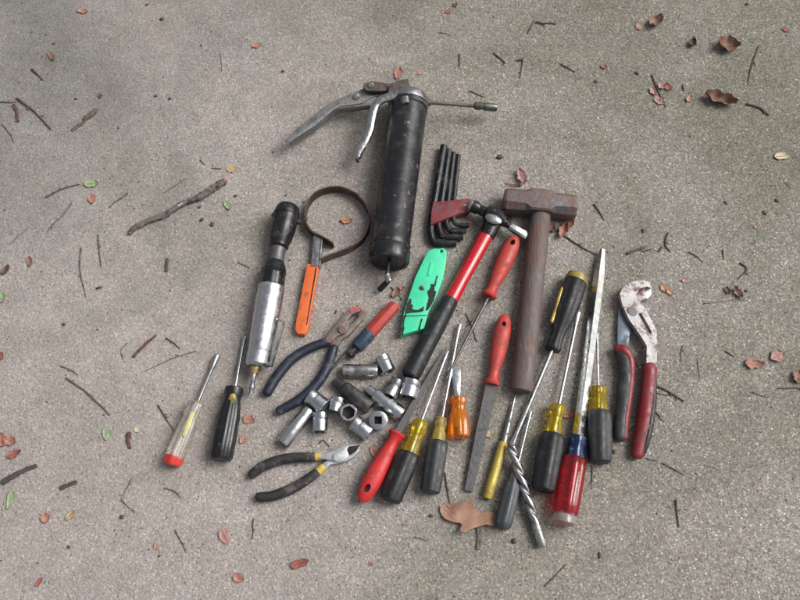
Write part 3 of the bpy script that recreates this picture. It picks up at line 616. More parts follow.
MB().tube([(577.5, 464, 27, 3.4), (575, 480, 28, 3.8), (571.5, 504, 28, 3.6)], 14, flat=.55).build('clear_stripe', clear, T)
seg(T, 'end_cap', clear, (565.2, 513, 15), (563.2, 525, 15), [(0, 12), (0.15, 10.5), (0.45, 11.8), (0.8, 11.5), (1, 8)])
# awl with brassy handle
T = thing('punch', 'slim punch with brassy yellow handle under the thick brown hammer handle', 'punch', 500, 450)
rod(T, (503, 446, 7), (515.5, 394, 5), 2.8, chrome_dull, [(0, 3.3), (0.5, 2.4), (1, 0.9)])
seg(T, 'handle', yb, (503.6, 442, 7), (487, 498.5, 7), [(0, 3.6), (0.04, 4.7), (0.7, 5.2), (0.97, 5.0), (1, 4.2)], sec_hex(.3, .2))
# small grey handled
T = thing('screwdriver', 'small screwdriver with plain dark grey handle beneath the spiral drill bit', 'screwdriver', 510, 490)
rod(T, (516, 472, 9), (530.5, 412, 6), 1.5, steel, [(0, 1.5), (0.8, 1.5), (0.84, 2.0), (1, 2.0)])
seg(T, 'handle', navy if False else mat('slate_grey_plastic', (0.05, 0.058, 0.064), 0.42, 0, 0.2, 60, dirt=(0.11, 0.11, 0.105), dirt_amt=0.3, bump=0.15), (517, 467, 9), (502.5, 528, 10), [(0, 4), (0.05, 5.0), (0.2, 5.6), (0.36, 8.2), (0.6, 8.9), (0.9, 9.0), (0.97, 8.2), (1, 6.4)], sec_flute(6, .1, 6))
# drill bit: real two-flute twist
T = thing('drill_bit', 'large spiral drill bit lying over the grey screwdriver handle', 'drill bit', 527, 500)
A, B = W(509.5, 442, 19), W(543, 547, 6)
u = (B - A).normalized(); sx = u.cross(Vector((0, 0, 1))).normalized(); up = sx.cross(u)
L = (B - A).length; rings = []; nn = 150; r0 = 5.0 * K((A + B) / 2)
for i in range(nn + 1):
    t = i / nn; z = L * t * 0.80; tw = z / 0.052 * 2 * math.pi
    ring = []
    taper = min(1.0, 0.12 + t * 14)
    run = max(0, min(1, (t - 0.9) / 0.1))
    for j in range(28):
        a = 2 * math.pi * j / 28
        m = 1 - (0.50 * (1 - run)) * (abs(math.cos(a)) ** 5)
        x, y = m * r0 * taper * math.cos(a), m * r0 * taper * math.sin(a)
        ring.append(A + u * z + sx * (x * math.cos(tw) - y * math.sin(tw)) + up * (x * math.sin(tw) + y * math.cos(tw)))
    rings.append(ring)
MB().ring_stack(rings).build('flutes', chrome_dull, T, smooth=50)
MB().lathe_w(A + (B - A) * .79, B, [(0, 4.9), (0.93, 4.9), (1, 4.0)], sec_round(20)).build('shank', steel, T)
# clear nut driver left
T = thing('nut_driver', 'nut driver with cloudy clear handle and red end, leftmost tool', 'nut driver', 190, 420)
rod(T, (186, 430, 12), (217.5, 355, 5), 1.9, steel, [(0, 2.0), (0.80, 1.9), (0.83, 3.1), (0.99, 3.2), (1.0, 2.4)])
seg(T, 'handle', clear, (197.5, 402, 12), (174.5, 458, 12), [(0, 6.6), (0.03, 8.2), (0.22, 8.6), (0.3, 7.8), (0.42, 9.2), (0.8, 9.8), (1, 9.5)], sec_flute(6, .14, 8))
seg(T, 'end_cap', mat('red_cap_acetate', (0.72, 0.06, 0.05), 0.2, 0, 0.15, 50, trans=.25, bump=.05), (174.8, 456.5, 12), (171.6, 465.5, 12), [(0, 9.6), (0.7, 9.4), (0.92, 8.0), (1, 5)], sec_flute(6, .1, 8))
MB().tube([(192.5, 413, 24, 2.4), (184, 435, 25, 2.6)], 8, sub=3, flat=.3).build('paper_label', mat('faded_yellow_label', (0.55, 0.52, 0.2), .6, 0, .3, 90, dirt=(.4, .35, .3), dirt_amt=.4, bump=.1), T)
# black driver left
T = thing('screwdriver', 'black fluted screwdriver with short shaft left of the air ratchet', 'screwdriver', 228, 420)
rod(T, (234.5, 391, 13), (244.5, 336, 5), 1.7, steel, flat_tip(1.7, 1.5))
seg(T, 'collar', black_paint, (234.8, 387, 13), (232.5, 400, 13), [(0, 7), (0.1, 9.2), (0.5, 9.6), (0.8, 8.2), (1, 7.6)])
seg(T, 'core', amber_old, (234.6, 386, 19), (231.2, 407, 19), [(0, 3.4), (0.1, 4.2), (0.8, 4.6), (1, 3)])
seg(T, 'handle', black_paint, (232.7, 399, 13), (221, 460, 14), [(0, 7.8), (0.1, 9.4), (0.3, 11.0), (0.7, 11.6), (0.95, 11.4), (1, 9.4)], sec_flute(6, .16, 8))
# red and navy driver near pliers
T = thing('screwdriver', 'screwdriver with red and navy handle pointing under the blue handled pliers', 'screwdriver', 365, 335)
rod(T, (347, 353, 8), (309, 392, 3), 1.5, steel_dark)
seg(T, 'handle', red_dull, (395.5, 304.5, 9), (369, 334, 9), [(0, 5), (0.04, 6.2), (0.3, 6.4), (0.95, 6.8), (1, 6.2)], sec_flute(6, .1, 6))
seg(T, 'band', navy, (370, 333, 9), (356.5, 347.5, 9), [(0, 6.2), (0.03, 7.0), (0.9, 7.2), (1, 6.4)])
seg(T, 'collar', blackened, (356.5, 347.5, 8), (349, 355, 8), [(0, 3.4), (0.6, 3.6), (0.65, 5.4), (1, 5.4)])

# ------------------------------------------------------------------ pliers
T = thing('pliers', 'combination pliers with rusty jaws and dark blue handles', 'pliers', 325, 355)
MB().tube([(267, 393, 8, 5.0), (276, 378, 8, 5.2), (291, 360, 8, 5.2), (308, 349, 8, 4.9), (327, 341.5, 8, 4.5)], 16).build('handle', rubber_blue, T)
MB().tube([(279, 411, 8, 4.6), (298, 400.5, 9, 5.2), (315, 386, 9, 5.3), (327, 368, 9, 5.2), (334, 348, 8, 4.6)], 16).build('handle', rubber_blue, T)
MB().plate([(324, 341), (333, 329), (341, 319), (349, 309.5), (357, 307), (361.5, 309), (360, 312), (352, 315), (347.5, 321), (349, 326), (346, 334), (337, 337), (330, 344)], 6, 14, bevel=1.2).build('jaw', plier_rust, T)
MB().plate([(330, 347), (336, 336), (343, 330), (349, 327), (351.5, 325), (358, 318), (361.5, 311), (365, 312), (363, 320), (357, 327), (350, 335), (341, 341), (337, 350)], 2, 10, bevel=1.2).build('jaw', plier_rust, T)
MB().lathe((342.5, 330, 11), (342.51, 330, 17), [(0, 4.6), (0.8, 4.6), (1, 3.6)], sec_round(20)).build('pivot', plier_rust, T)
MB().plate([(349, 309.8), (356, 306), (362, 307.5), (362, 309.5), (356, 310), (351, 312.5)], 13.5, 14.8, bevel=.2).build('red_jaw_tip', mat('red_tip_paint', (0.4, 0.09, 0.08), .5, 0, .3, 80, bump=.2), T)
T = thing('cutting_pliers', 'diagonal cutting pliers with dark brown handles and yellow bands', 'pliers', 310, 470)
for pts, bp in (([(251.5, 475, 7, 4.6), (262, 467, 7, 5.2), (278, 460.5, 7, 5.3), (296, 457.5, 7, 5.1), (314, 457, 7, 4.6)], [(314, 457, 7, 4.1), (321, 456.5, 7, 3.9)]),
            ([(258.5, 497, 7, 4.8), (272, 496, 7, 5.2), (290, 489.5, 7, 5.3), (305, 481, 7, 5.1), (317, 472.5, 7, 4.6)], [(317, 472.5, 7, 4.1), (322.5, 467.5, 7, 3.9)])):
    h_ = MB().tube(pts, 16).build('handle', brown_grip, T)
    MB().tube(bp, 14, sub=3).build('yellow_band', yellow_paint, h_)
cm = mat('satin_plier_steel', (0.50, 0.52, 0.53), 0.4, 0.7, 0.1, 60, dirt=(.25, .22, .2), dirt_amt=.15, bump=.12)
MB().plate([(319, 454), (327, 453.5), (335, 450.5), (344, 446), (353, 444.8), (360.5, 445.4), (349, 447), (347, 450), (349, 455), (345, 461), (338, 462.5), (331, 460.5), (319, 459)], 6, 12, bevel=1.2).build('jaw', cm, T)
MB().plate([(321, 465), (327, 461), (331, 457), (340, 460), (349, 456), (355, 452.5), (360.5, 446), (359.5, 450.5), (354, 457), (345, 462), (336, 464), (330, 465), (325, 471)], 2.5, 9, bevel=1.2).build('jaw', cm, T)
MB().lathe((336.5, 457.5, 9), (336.51, 457.5, 14), [(0, 4.0), (0.8, 4.0), (1, 3.2)], sec_round(20)).build('pivot', cm, T)
MB().plate([(348.5, 447), (358.5, 446), (350, 454.5)], 4, 10.5, bevel=.3).build('cutting_edge', hole_dark, T)
# tongue and groove
T = thing('slip_joint_pliers', 'large slip joint pliers with worn white jaw and red and black grips', 'pliers', 635, 370)
slot = [(637.5, 315), (640.5, 314), (651, 333), (649.5, 335.5), (646, 333)]
MB().plate([(619, 295), (622.5, 288), (631, 283), (641, 281), (648.5, 283.5), (650.5, 289), (646, 287.5), (640, 289.5), (635.5, 295.5), (636, 300), (640.5, 304), (645.5, 311), (655.5, 331), (656.5, 345), (655.5, 369), (645.5, 368), (646, 347), (640, 337), (628, 320), (621.5, 306)], 8, 17, holes=[slot], bevel=0).build('slotted_jaw', white_worn, T)
MB().plate([(634.5, 299), (638, 293), (644, 288.5), (650.5, 288), (651, 294.5), (647, 300), (639, 302)], 3, 11, bevel=.8).build('lower_jaw', white_worn, T)
MB().plate([(618, 306), (623, 312), (631, 322), (629.5, 335), (627.5, 349), (617, 348), (617, 330)], 3, 8, bevel=.8).build('lower_arm', bluesteel, T)
MB().lathe((632.5, 311.5, 15), (632.51, 311.5, 20), [(0, 5.2), (0.7, 5.2), (1, 4.2)], sec_round(20)).build('pivot_bolt', white_worn, T)
ga = MB().tube([(620.5, 350, 9, 7.0), (624.5, 360, 9, 7.6), (626, 378, 9, 7.6), (624, 400, 9, 7.4), (621, 422, 9, 7.2), (620, 437, 9, 6.6)], 18, flat=.9).build('grip', rubber_grey, T)
MB().tube([(616.5, 349, 11, 4.4), (623.5, 351, 12, 6.0), (629.5, 360, 12, 5.0), (630.5, 378, 12, 4.2), (628, 400, 12, 4.0), (625, 421, 12, 4.0), (624, 438, 10, 3.8)], 14, flat=1.0).build('grip_inlay', red_rust if False else mat('matte_dark_red_rubber', (0.19, 0.014, 0.02), .45, 0, .2, 60, dirt=(.14, .05, .05), dirt_amt=.3, bump=.2), ga)
gb = MB().tube([(649.5, 367, 11, 7.4), (649, 380, 10, 7.6), (647, 400, 10, 7.8), (644, 422, 10, 7.8), (640, 442, 9, 7.2), (637, 455, 8, 6.2)], 18, flat=.9).build('grip', MATS['matte_dark_red_rubber'], T)
MB().tube([(654.5, 381, 13, 2.4), (652.8, 400, 13, 3.8), (650, 422, 13, 4.2), (646, 442, 12, 3.8), (642.3, 455, 9, 2.4)], 14).build('grip_inlay', rubber_black, gb)

# ------------------------------------------------------------------ sockets
SG = 'loose sockets heaped beside the pliers'
def socket(label, a, b, r, m=chrome, square=False, r0=None, hexend=None, r1=None):
    """a = drive end, b = nut end; hexend = fraction of the length that is a slimmer drive hex"""
    T_ = thing('socket', label, 'socket', (a[0] + b[0]) / 2, (a[1] + b[1]) / 2, SG)
    r0 = (r0 or r) * 1.07; r = r * 1.07; r1 = (r1 or r)
    rd = sec_round(32)
    sq = []
    for i in range(32):
        an = 2 * math.pi * i / 32; mm = 1 / max(abs(math.cos(an)), abs(math.sin(an))); sq.append((mm * math.cos(an), mm * math.sin(an)))
    tw = [((1 - .10 * abs(math.sin(3 * 2 * math.pi * i / 32))) * math.cos(2 * math.pi * i / 32), (1 - .10 * abs(math.sin(3 * 2 * math.pi * i / 32))) * math.sin(2 * math.pi * i / 32)) for i in range(32)]
    prof = [(0.25, r0 * .36, 1, sq), (0.0, r0 * .40, 1, sq), (0.0, r0 * .88), (0.03, r0), ]
    if hexend: prof += [(hexend * .9, r0), (hexend, r0 * 1.02), (hexend + .03, r * .94), (hexend + .06, r)]
    else: prof += [(0.30, r0), (0.34, r0 * .95), (0.38, r0), (0.45, (r0 + r1) / 2)]
    prof += [(0.96, r1), (1.0, r1 * .93), (1.0, r1 * .76, 1, tw), (0.5, r1 * .70, 1, tw)]
    M = MB(); M.lathe(a, b, prof, rd, capped=False)
    M.build('body', m, T_)
    MB().lathe(tuple(p + (q - p) * .5 for p, q in zip(a, b)), tuple(p + (q - p) * .53 for p, q in zip(a, b)), [(0, r1 * .72), (1, r1 * .72)], rd).build('bore', hole_dark, T_)
    return T_
socket('dark deep socket lying level, uppermost of the heap', (342.5, 371, 9), (377.5, 371, 9), 6.4, chrome_dull)
socket('small satin silver socket right of the level dark deep socket', (381.5, 356.5, 9), (388.5, 372, 9), 7.2, chrome)
socket('brown tinged deep socket with a black drive end', (334.5, 380.5, 9), (370, 408, 9), 7.0, steel_brown, r0=5.0, hexend=.24)
socket('bright deep chrome socket with a narrow drive end', (367, 388.5, 9), (402, 415, 9), 7.2, chrome, r0=4.8, hexend=.2)
socket('dull conical socket between two bright ones by the hammer grip', (398, 379.5, 10), (389, 396.5, 10), 7.6, chrome_dull, r0=6.0)
socket('short wide socket at the end of the black hammer grip', (412.5, 380.5, 11), (407.5, 397.5, 11), 8.6, chrome)
socket('short chrome socket touching the end of a blue plier handle', (309.5, 395.5, 10), (324.5, 407.5, 10), 8.2, chrome)
socket('shiny socket tilted against the upright open socket', (338.5, 398, 10), (334, 412, 10), 7.4, chrome, r0=7)
socket('upright socket showing its dark open bore', (348, 412.5, 1), (348.6, 412.4, 24), 8.2, chrome)
socket('chrome socket lying below the plier handle end, mouth toward the viewer', (320.5, 413, 10), (319.8, 432, 10), 7.4, chrome)
socket('longest chrome deep socket, lower left of the heap', (309.5, 409.5, 9), (283, 444, 9), 6.8, chrome, r0=6.2, hexend=.22)
socket('short socket with fine ridges just above the cutting plier jaws', (354, 422, 10), (370, 434.5, 10), 7.6, chrome)
socket('upright socket showing a square drive hole', (378.2, 420.2, 22), (378.6, 420.8, 1), 8.8, chrome)

# ------------------------------------------------------------------ twigs and leaves
def twig(pts, r, m, label, group='twigs and stems scattered on the concrete', name='twig', taper=0.6, cat='twig', flat=0.85):
    n_ = len(pts)
    sd = int(pts[0][0] * 31 + pts[0][1])
    rg = random.Random(sd)
    q = []
    for i, p in enumerate(pts):
        f = 1 - (1 - taper) * i / max(1, n_ - 1)
        if i and i < n_ - 1 or n_ == 2: q.append((p[0], p[1]))
        else: q.append((p[0], p[1]))
    if n_ == 2:
        (x0, y0), (x1, y1) = q; L_ = math.hypot(x1 - x0, y1 - y0)
        ox, oy = -(y1 - y0) / L_, (x1 - x0) / L_
        b1, b2 = rg.uniform(-.035, .035) * L_, rg.uniform(-.035, .035) * L_
        q = [(x0, y0), (x0 + (x1 - x0) * .35 + ox * b1, y0 + (y1 - y0) * .35 + oy * b1), (x0 + (x1 - x0) * .7 + ox * b2, y0 + (y1 - y0) * .7 + oy * b2), (x1, y1)]
    n2 = len(q)
    P_ = []
    for i, p in enumerate(q):
        f = 1 - (1 - taper) * i / (n2 - 1)
        rr = r * f * (0.68 if m in (bark_grey, bark_pale) else 0.76)
        P_.append((p[0], p[1], rr * 1.45 * flat + rg.uniform(0, 0.8), rr))
    M = MB().tube(P_, 8, sub=5, wob=0.6, seed=sd % 97, flat=flat)
    ln = math.hypot(q[-1][0] - q[0][0], q[-1][1] - q[0][1])
    if ln > 16 and flat > .6:
        for _ in range(1 if ln < 30 else 2):
            t_ = rg.uniform(.25, .8); ii = min(len(P_) - 2, int(t_ * (len(P_) - 1))); f_ = t_ * (len(P_) - 1) - ii
            bx_, by_ = (P_[ii][0] + (P_[ii + 1][0] - P_[ii][0]) * f_, P_[ii][1] + (P_[ii + 1][1] - P_[ii][1]) * f_)
            an_ = math.atan2(q[-1][1] - q[0][1], q[-1][0] - q[0][0]) + rg.choice((-1, 1)) * rg.uniform(.5, .9); l_ = rg.uniform(2.5, 5)
            M.tube([(bx_, by_, r * 1.1, r * .5), (bx_ + math.cos(an_) * l_ * .5, by_ + math.sin(an_) * l_ * .5, r * 1.3, r * .45), (bx_ + math.cos(an_) * l_, by_ + math.sin(an_) * l_, r * 1.2, r * .25)], 6, sub=2)
    o = M.build(name, m)
    return tag(o, label, cat, group)
TW = [
 ([(17, 98), (34, 111), (51, 129)], 1.7, bark, 'bent brown twig near the left edge with a shorter twig meeting its top'),
 ([(-4, 101), (16, 102)], 1.1, bark, 'short twig running off the left edge to the bent twig'),
 ([(32, 69), (43, 80)], 1.4, bark_dark, 'short dark twig above the bent brown twig'),
 ([(2, 124), (10, 134), (14, 142)], .8, bark_grey, 'thin curled stem below the short twig at the left edge'),
 ([(221, 52), (222, 71)], .8, bark_pale, 'faint thin stem standing alone in the upper left quarter'),
 ([(459, 54), (459.5, 67)], .9, bark_dark, 'tiny upright twig above the grease gun pipe'),
 ([(494, 53), (505, 63)], 1.1, bark_dark, 'short slanting twig left of the T shaped twig at the top'),
 ([(528, 33), (535, 19)], .9, bark_dark, 'tiny twig left of the level dark twig at the top'),
 ([(536, 22), (556, 24)], 1.3, bark_dark, 'level dark twig at the top of the slab'),
 ([(523, 58), (520, 78)], 1.0, bark_dark, 'upright twig with a tiny cross piece near the top'),
 ([(561, 64), (575, 72)], 1.0, bark, 'slanting twig right of the T shaped twig'),
 ([(470, 91), (485, 97)], .8, bark, 'thin twig just above the grease gun pipe end'),
 ([(440, 32), (450, 35)], .8, bark_pale, 'small pale stem high above the grease gun'),
 ([(759, 46), (752, 65), (748, 84)], 1.1, bark, 'long upright twig near the upper right corner'),
 ([(747, 104), (758, 107), (764, 111), (769, 115)], 1.7, bark_dark, 'thick black curved twig right of the folded brown leaf'),
 ([(652, 75), (658, 90), (666, 107)], 1.1, bark, 'twig lying across the broken pink leaf pieces'),
 ([(683, 85), (684, 91)], 1.0, bark_dark, 'tiny dark crumb of twig left of the folded brown leaf'),
 ([(668, 233), (665, 244), (670, 251)], 1.2, bark_dark, 'small hooked dark twig above the white jawed pliers'),
 ([(659, 251), (662, 247)], 1.2, bark_dark, 'tiny dark twig stub beside the hooked twig'),
 ([(628, 253), (638, 249), (646, 247)], 2.0, bark, 'flat bark shred above the white plier jaw'),
 ([(643, 251.5), (652, 249)], 1.1, bark, 'small bark shred right of the flat bark shred'),
 ([(688, 252), (695, 255), (703, 262)], .9, bark, 'bent thin twig right of the hooked dark twig'),
 ([(723, 250), (723.5, 259)], .9, bark_dark, 'tiny upright dark twig near the angled twig at right'),
 ([(740, 263), (747, 269), (738, 279)], 1.1, bark_dark, 'V shaped dark twig on the right side'),
 ([(705, 303), (730, 300), (755, 295)], 1.0, bark_pale, 'long pale stem lying below the brown leaf scraps at right'),
 ([(655, 385), (668, 391), (684, 401)], 1.5, bark_dark, 'dark twig poking out right of the red plier grip'),
 ([(657, 393), (672, 396)], .8, bark_grey, 'thin grey stem just under the dark twig by the red grip'),
 ([(655, 411), (664, 422)], .9, bark, 'short thin twig lower right of the red plier grip'),
 ([(726, 351), (734, 357)], .9, bark, 'short twig left of the peach coloured leaf'),
 ([(698, 359), (700, 379)], .7, bark_pale, 'faint reddish stem between pliers and peach leaf'),
 ([(683, 345), (681, 352), (681, 361)], .7, bark_grey, 'faint curved stem right of the white plier arm'),
 ([(779, 388), (804, 389)], 1.1, bark, 'level twig reaching the right edge'),
 ([(630, 352), (634, 359), (638, 367)], 1.0, bark_dark, 'thin dark twig between the two plier grips'),
 ([(662, 463), (672, 468), (684, 475)], .9, bark, 'thin twig on bare concrete below the slip joint pliers'),
 ([(646, 458), (658, 461)], .8, bark, 'small stem at the foot of the red plier grip'),
 ([(676, 500), (677, 513), (679, 527)], 1.1, bark_dark, 'upright dark twig alone at the lower right'),
 ([(46, 197), (62, 189), (80, 184)], 1.2, bark, 'brown twig touching the pale green leaf'),
 ([(72, 203), (62, 216), (53, 224), (47, 232)], .9, bark_grey, 'thin twig below the twig that touches the green leaf'),
 ([(128, 193), (109, 208)], .9, bark, 'short thin twig upper left of the thick stick'),
 ([(165, 192), (176, 185), (186, 178)], .8, bark_grey, 'hair thin stem running above the thick stick'),
 ([(98, 235), (99, 248), (101, 266)], 1.0, bark, 'short upright brown twig left of the thick stick end'),
 ([(81, 248), (80, 270), (86, 297)], 1.2, bark_grey, 'longer upright bowed twig left of the short brown one'),
 ([(10, 244), (19, 236), (28, 228)], .7, bark_grey, 'faint thin stem near the left edge halfway up'),
 ([(212, 168), (222, 169)], .8, bark, 'tiny level stem beside the tan leaf scrap'),
 ([(200, 160), (205, 165)], .7, bark, 'tiny slanted stem above the thick stick'),
 ([(66, 378), (85, 391), (98, 403), (110, 415)], 1.2, bark, 'long curved twig at lower left'),
 ([(60, 366), (69, 369), (78, 375)], .9, bark_grey, 'thin stem just above the long curved twig at lower left'),
 ([(134, 356), (145, 345), (156, 335)], 2.1, bark_red, 'stubby red brown stick at the left'),
 ([(166, 338), (174, 343), (180, 349)], .9, bark_dark, 'short dark twig right of the stubby red brown stick'),
 ([(196, 351), (176, 357), (160, 364), (145, 371)], .8, bark_grey, 'long fine stem below the stubby red brown stick'),
 ([(127, 343), (121, 351), (123, 360)], .7, bark_grey, 'faint bent stem left of the stubby red brown stick'),
 ([(158, 405), (165, 417), (174, 431)], 1.0, bark_red, 'dark red stem left of the clear handled nut driver'),
 ([(132, 478), (121, 500)], .7, bark_grey, 'hair thin stem below the clear handled nut driver'),
 ([(121, 500), (135, 513)], .7, bark_grey, 'hair thin stem forming the lower arm of a V at lower left'),
 ([(165, 488), (174, 491), (181, 498)], .8, bark, 'small curved stem under the red end of the nut driver'),
 ([(253.5, 519), (252, 539)], .9, bark_red, 'upright dark red stem right of the faded pink leaf'),
 ([(545, 586), (556, 575), (566, 564)], .9, bark, 'thin twig at the bottom right of the drill bit'),
 ([(415, 537), (428, 541)], .8, bark_grey, 'thin level stem left of the oak leaf underside'),
 ([(445, 473), (447, 488), (450, 503)], 1.1, bark_dark, 'dark stem rising from the oak leaf'),
 ([(592.5, 467), (592, 489)], .8, bark, 'thin upright stem below the grey ribbed grip'),
 ([(466, 314), (471, 325), (477, 342)], .9, bark_dark, 'dark twig crossing beneath the thin round file rod'),
 ([(472, 321), (466, 327)], .8, bark_dark, 'small dark twig left of the round file rod'),
 ([(565, 236), (580, 246), (597, 255)], 1.1, bark_dark, 'twig running from the curled leaves to the square shaft tip'),
 ([(594, 204), (599, 211), (604, 220)], 1.1, bark_dark, 'short dark twig right of the rusty hammer head'),
 ([(574, 388), (588, 389)], .6, bark, 'hair thin stem beside the square screwdriver shaft'),
 ([(320, 443), (323, 440), (329, 446)], .9, bark_dark, 'small curled dark stem above the cutting pliers'),
 ([(752, 392), (767, 397)], .7, bark_grey, 'faint stem lower left of the leaf at the right edge'),
 ([(705, 465), (720, 470)], .6, bark_pale, 'faint pale stem on bare concrete at lower right'),
 ([(391, 287), (402, 300)], .8, bark_red, 'thin red stem by the grease gun plunger'),
 ([(548, 232), (560, 231)], .9, bark_dark, 'short twig between curled leaves under the rusty head'),
 ([(238, 262), (250, 268)], .7, bark, 'thin stem left of the air ratchet collar'),
 ([(785, 182), (791, 188)], .6, bark_pale, 'faint stem below the cream leaf'),
 ([(175, 530), (183, 545), (186, 552)], .7, bark_red, 'thin reddish stem at the lower left edge of the slab'),
]
for pts, r, m, lab in TW: twig(pts, r, m, lab)
# the tiny cross piece is part of its T shaped twig
tw_ = [o for o in COL.objects if o.get('label', '').startswith('upright twig with a tiny cross')][0]
MB().tube([(516.5, 60.5, 1.5, .8), (523, 59.5, 2, .8)], 6, sub=2).build('side_shoot', bark_dark, tw_)
# the thick stick
T = thing('stick', 'thick knobbly grey brown stick, the largest piece of wood on the slab', 'stick', 178, 206)
MB().tube([(130, 233, 3, 2.2), (134, 228, 4, 2.9), (146, 222, 4, 2.5), (165, 214.5, 4, 2.9), (182, 204, 4, 2.6), (200, 196.5, 5, 3.4), (215, 187, 5, 3.5), (224, 181, 5, 3.2)], 12, sub=8, wob=.55, seed=3).build('bark', bark_grey, T)
MB().tube([(222.5, 181.5, 5, 2.9), (226, 179, 5, 2.4)], 10, sub=3, wob=.3).build('broken_end', mat('broken_wood_end', (.36, .2, .16), .8, 0, .3, 200, bump=.4), T)
MB().tube([(131, 231, 5, 2.0), (136.5, 225, 6, 2.2)], 8, sub=3, wob=.4, seed=8).build('peeled_end', bark_red, T)
MB().tube([(178, 205.5, 6.2, 1.5), (183, 202.5, 6.2, 1.6)], 8, sub=3, wob=.5, seed=5).build('lichen_patch', mat('pale_lichen', (.4, .4, .38), .9, 0, .2, 200, bump=.4), T)
# bark slabs
tag(MB().tube([(72.5, 130, 1.5, 1.6), (79, 125, 1.5, 2.0), (84, 121.5, 1.5, 1.6), (86, 118, 1.5, 3.0), (92, 113.5, 1.5, 3.6), (97, 110, 1.5, 2.0)], 8, wob=.5, seed=4, flat=.4).build('bark_piece', bark), 'flat brown bark sliver widening at its upper end', 'bark', 'twigs and stems scattered on the concrete')
twig([(3, 482), (15, 475), (27, 469), (36, 466)], 4.2, bark_dark, 'thick dark slab of bark at the lower left edge', name='bark_piece', cat='bark', flat=.4, taper=.6)
twig([(61, 488), (68, 485), (76, 482)], 3.2, bark_dark, 'small dark bark chip right of the thick dark slab', name='bark_piece', cat='bark', flat=.35, taper=.8)
twig([(14, 105), (17, 113), (18, 121)], 2.6, bark_red, 'brown leafy shred hanging below the bent twig', name='bark_piece', cat='bark', flat=.3, taper=.8)
twig([(167, 259), (166.5, 271)], 2.2, bark_dark, 'small dark bark chip below the thick stick', name='bark_piece', cat='bark', flat=.4, taper=.9)
twig([(129, 433), (128, 441), (130, 448)], 3.0, bark_red, 'dark red clump of bark right of the lichen flake', name='bark_piece', cat='bark', flat=.4, taper=.7)
twig([(478.5, 527), (479.5, 538), (478, 548)], 4.2, bark_grey, 'pale grey peeled bark strip under the oak leaf', name='bark_piece', cat='bark', flat=.3, taper=.9)

def leaf(x, y, L_, Wd, ang, m, label, curl=.25, bend=.15, stem=0, lift=0.6, name='leaf', rag=.2, grp='fallen leaves and leaf scraps on the concrete', tilt=0.0):
    rg = random.Random(int(x * 13 + y * 7))
    c = W(x, y, lift); k = K(c); a = math.radians(-ang)
    du = Vector((math.cos(a), math.sin(a), 0)); dv = Vector((-math.sin(a), math.cos(a), 0))
    nu, nv = 12, 6
    tp, bt = [], []
    for i in range(nu + 1):
        t = i / nu
        wv = math.sin(math.pi * min(1, max(0, .03 + .94 * t)) ** 0.85) ** .75 * (1 + rag * noise.noise(Vector((t * 5, x, y))) * 2.5)
        for j in range(nv + 1):
            s_ = (j / nv - .5) * 2
            edge = 1 + rag * 1.2 * noise.noise(Vector((t * 9, s_ * 3 + 5, x * .37)))
            px_ = (t - .5) * L_ * .93; py_ = s_ * Wd * .46 * wv * edge
            z = Wd * (curl * (s_ * s_) * .6 + .05 * (1 - abs(s_))) + L_ * bend * (2 * t - 1) ** 2 * .6 + Wd * .10 * noise.noise(Vector((t * 3, s_ * 1.5, y * .31))) + s_ * tilt * Wd * .5
            p = c + du * px_ * k + dv * py_ * k; p.z = lift / 1000 + max(0, z + abs(tilt) * Wd * .5) * k
            tp.append(p); bt.append(p - Vector((0, 0, .0004)))
    M = MB(); M.v = tp + bt; off = len(tp); st = nv + 1
    for i in range(nu):
        for j in range(nv):
            q = i * st + j; f = (q, q + 1, q + st + 1, q + st); M.f.append(f); M.f.append(tuple(v + off for v in reversed(f)))
    ed = [i * st for i in range(nu + 1)] + [nu * st + j for j in range(1, nv + 1)] + [i * st + nv for i in range(nu - 1, -1, -1)] + [j for j in range(nv - 1, 0, -1)]
    for i in range(len(ed)):
        p_, q_ = ed[i], ed[(i + 1) % len(ed)]; M.f.append((p_, q_, q_ + off, p_ + off))
    o = M.build(name, m, smooth=80); tag(o, label, 'leaf', grp)
    if L_ >= 12:
        vc = [tp[i * st + nv // 2] + Vector((0, 0, .0003)) for i in range(1, nu)]
        V = MB(); rings = []
        for i, c_ in enumerate(vc):
            w_ = k * (.30 - .2 * i / len(vc)); rings.append([c_ + dv * w_, c_ + Vector((0, 0, w_)), c_ - dv * w_, c_ - Vector((0, 0, w_))])
        V.ring_stack(rings); V.build('midrib', bark_pale if m in (L_GREEN, L_PINK, L_CORAL) else bark_red, o)
    if stem:
        e0 = (x + math.cos(math.radians(ang)) * L_ * .45, y + math.sin(math.radians(ang)) * L_ * .45)
        e1 = (e0[0] + math.cos(math.radians(ang + 10)) * stem, e0[1] + math.sin(math.radians(ang + 10)) * stem)
        MB().tube([(*e0, lift + 1, .55), (*e1, lift + .5, .4)], 6, sub=3).build('stem', bark_pale, o)
    return o
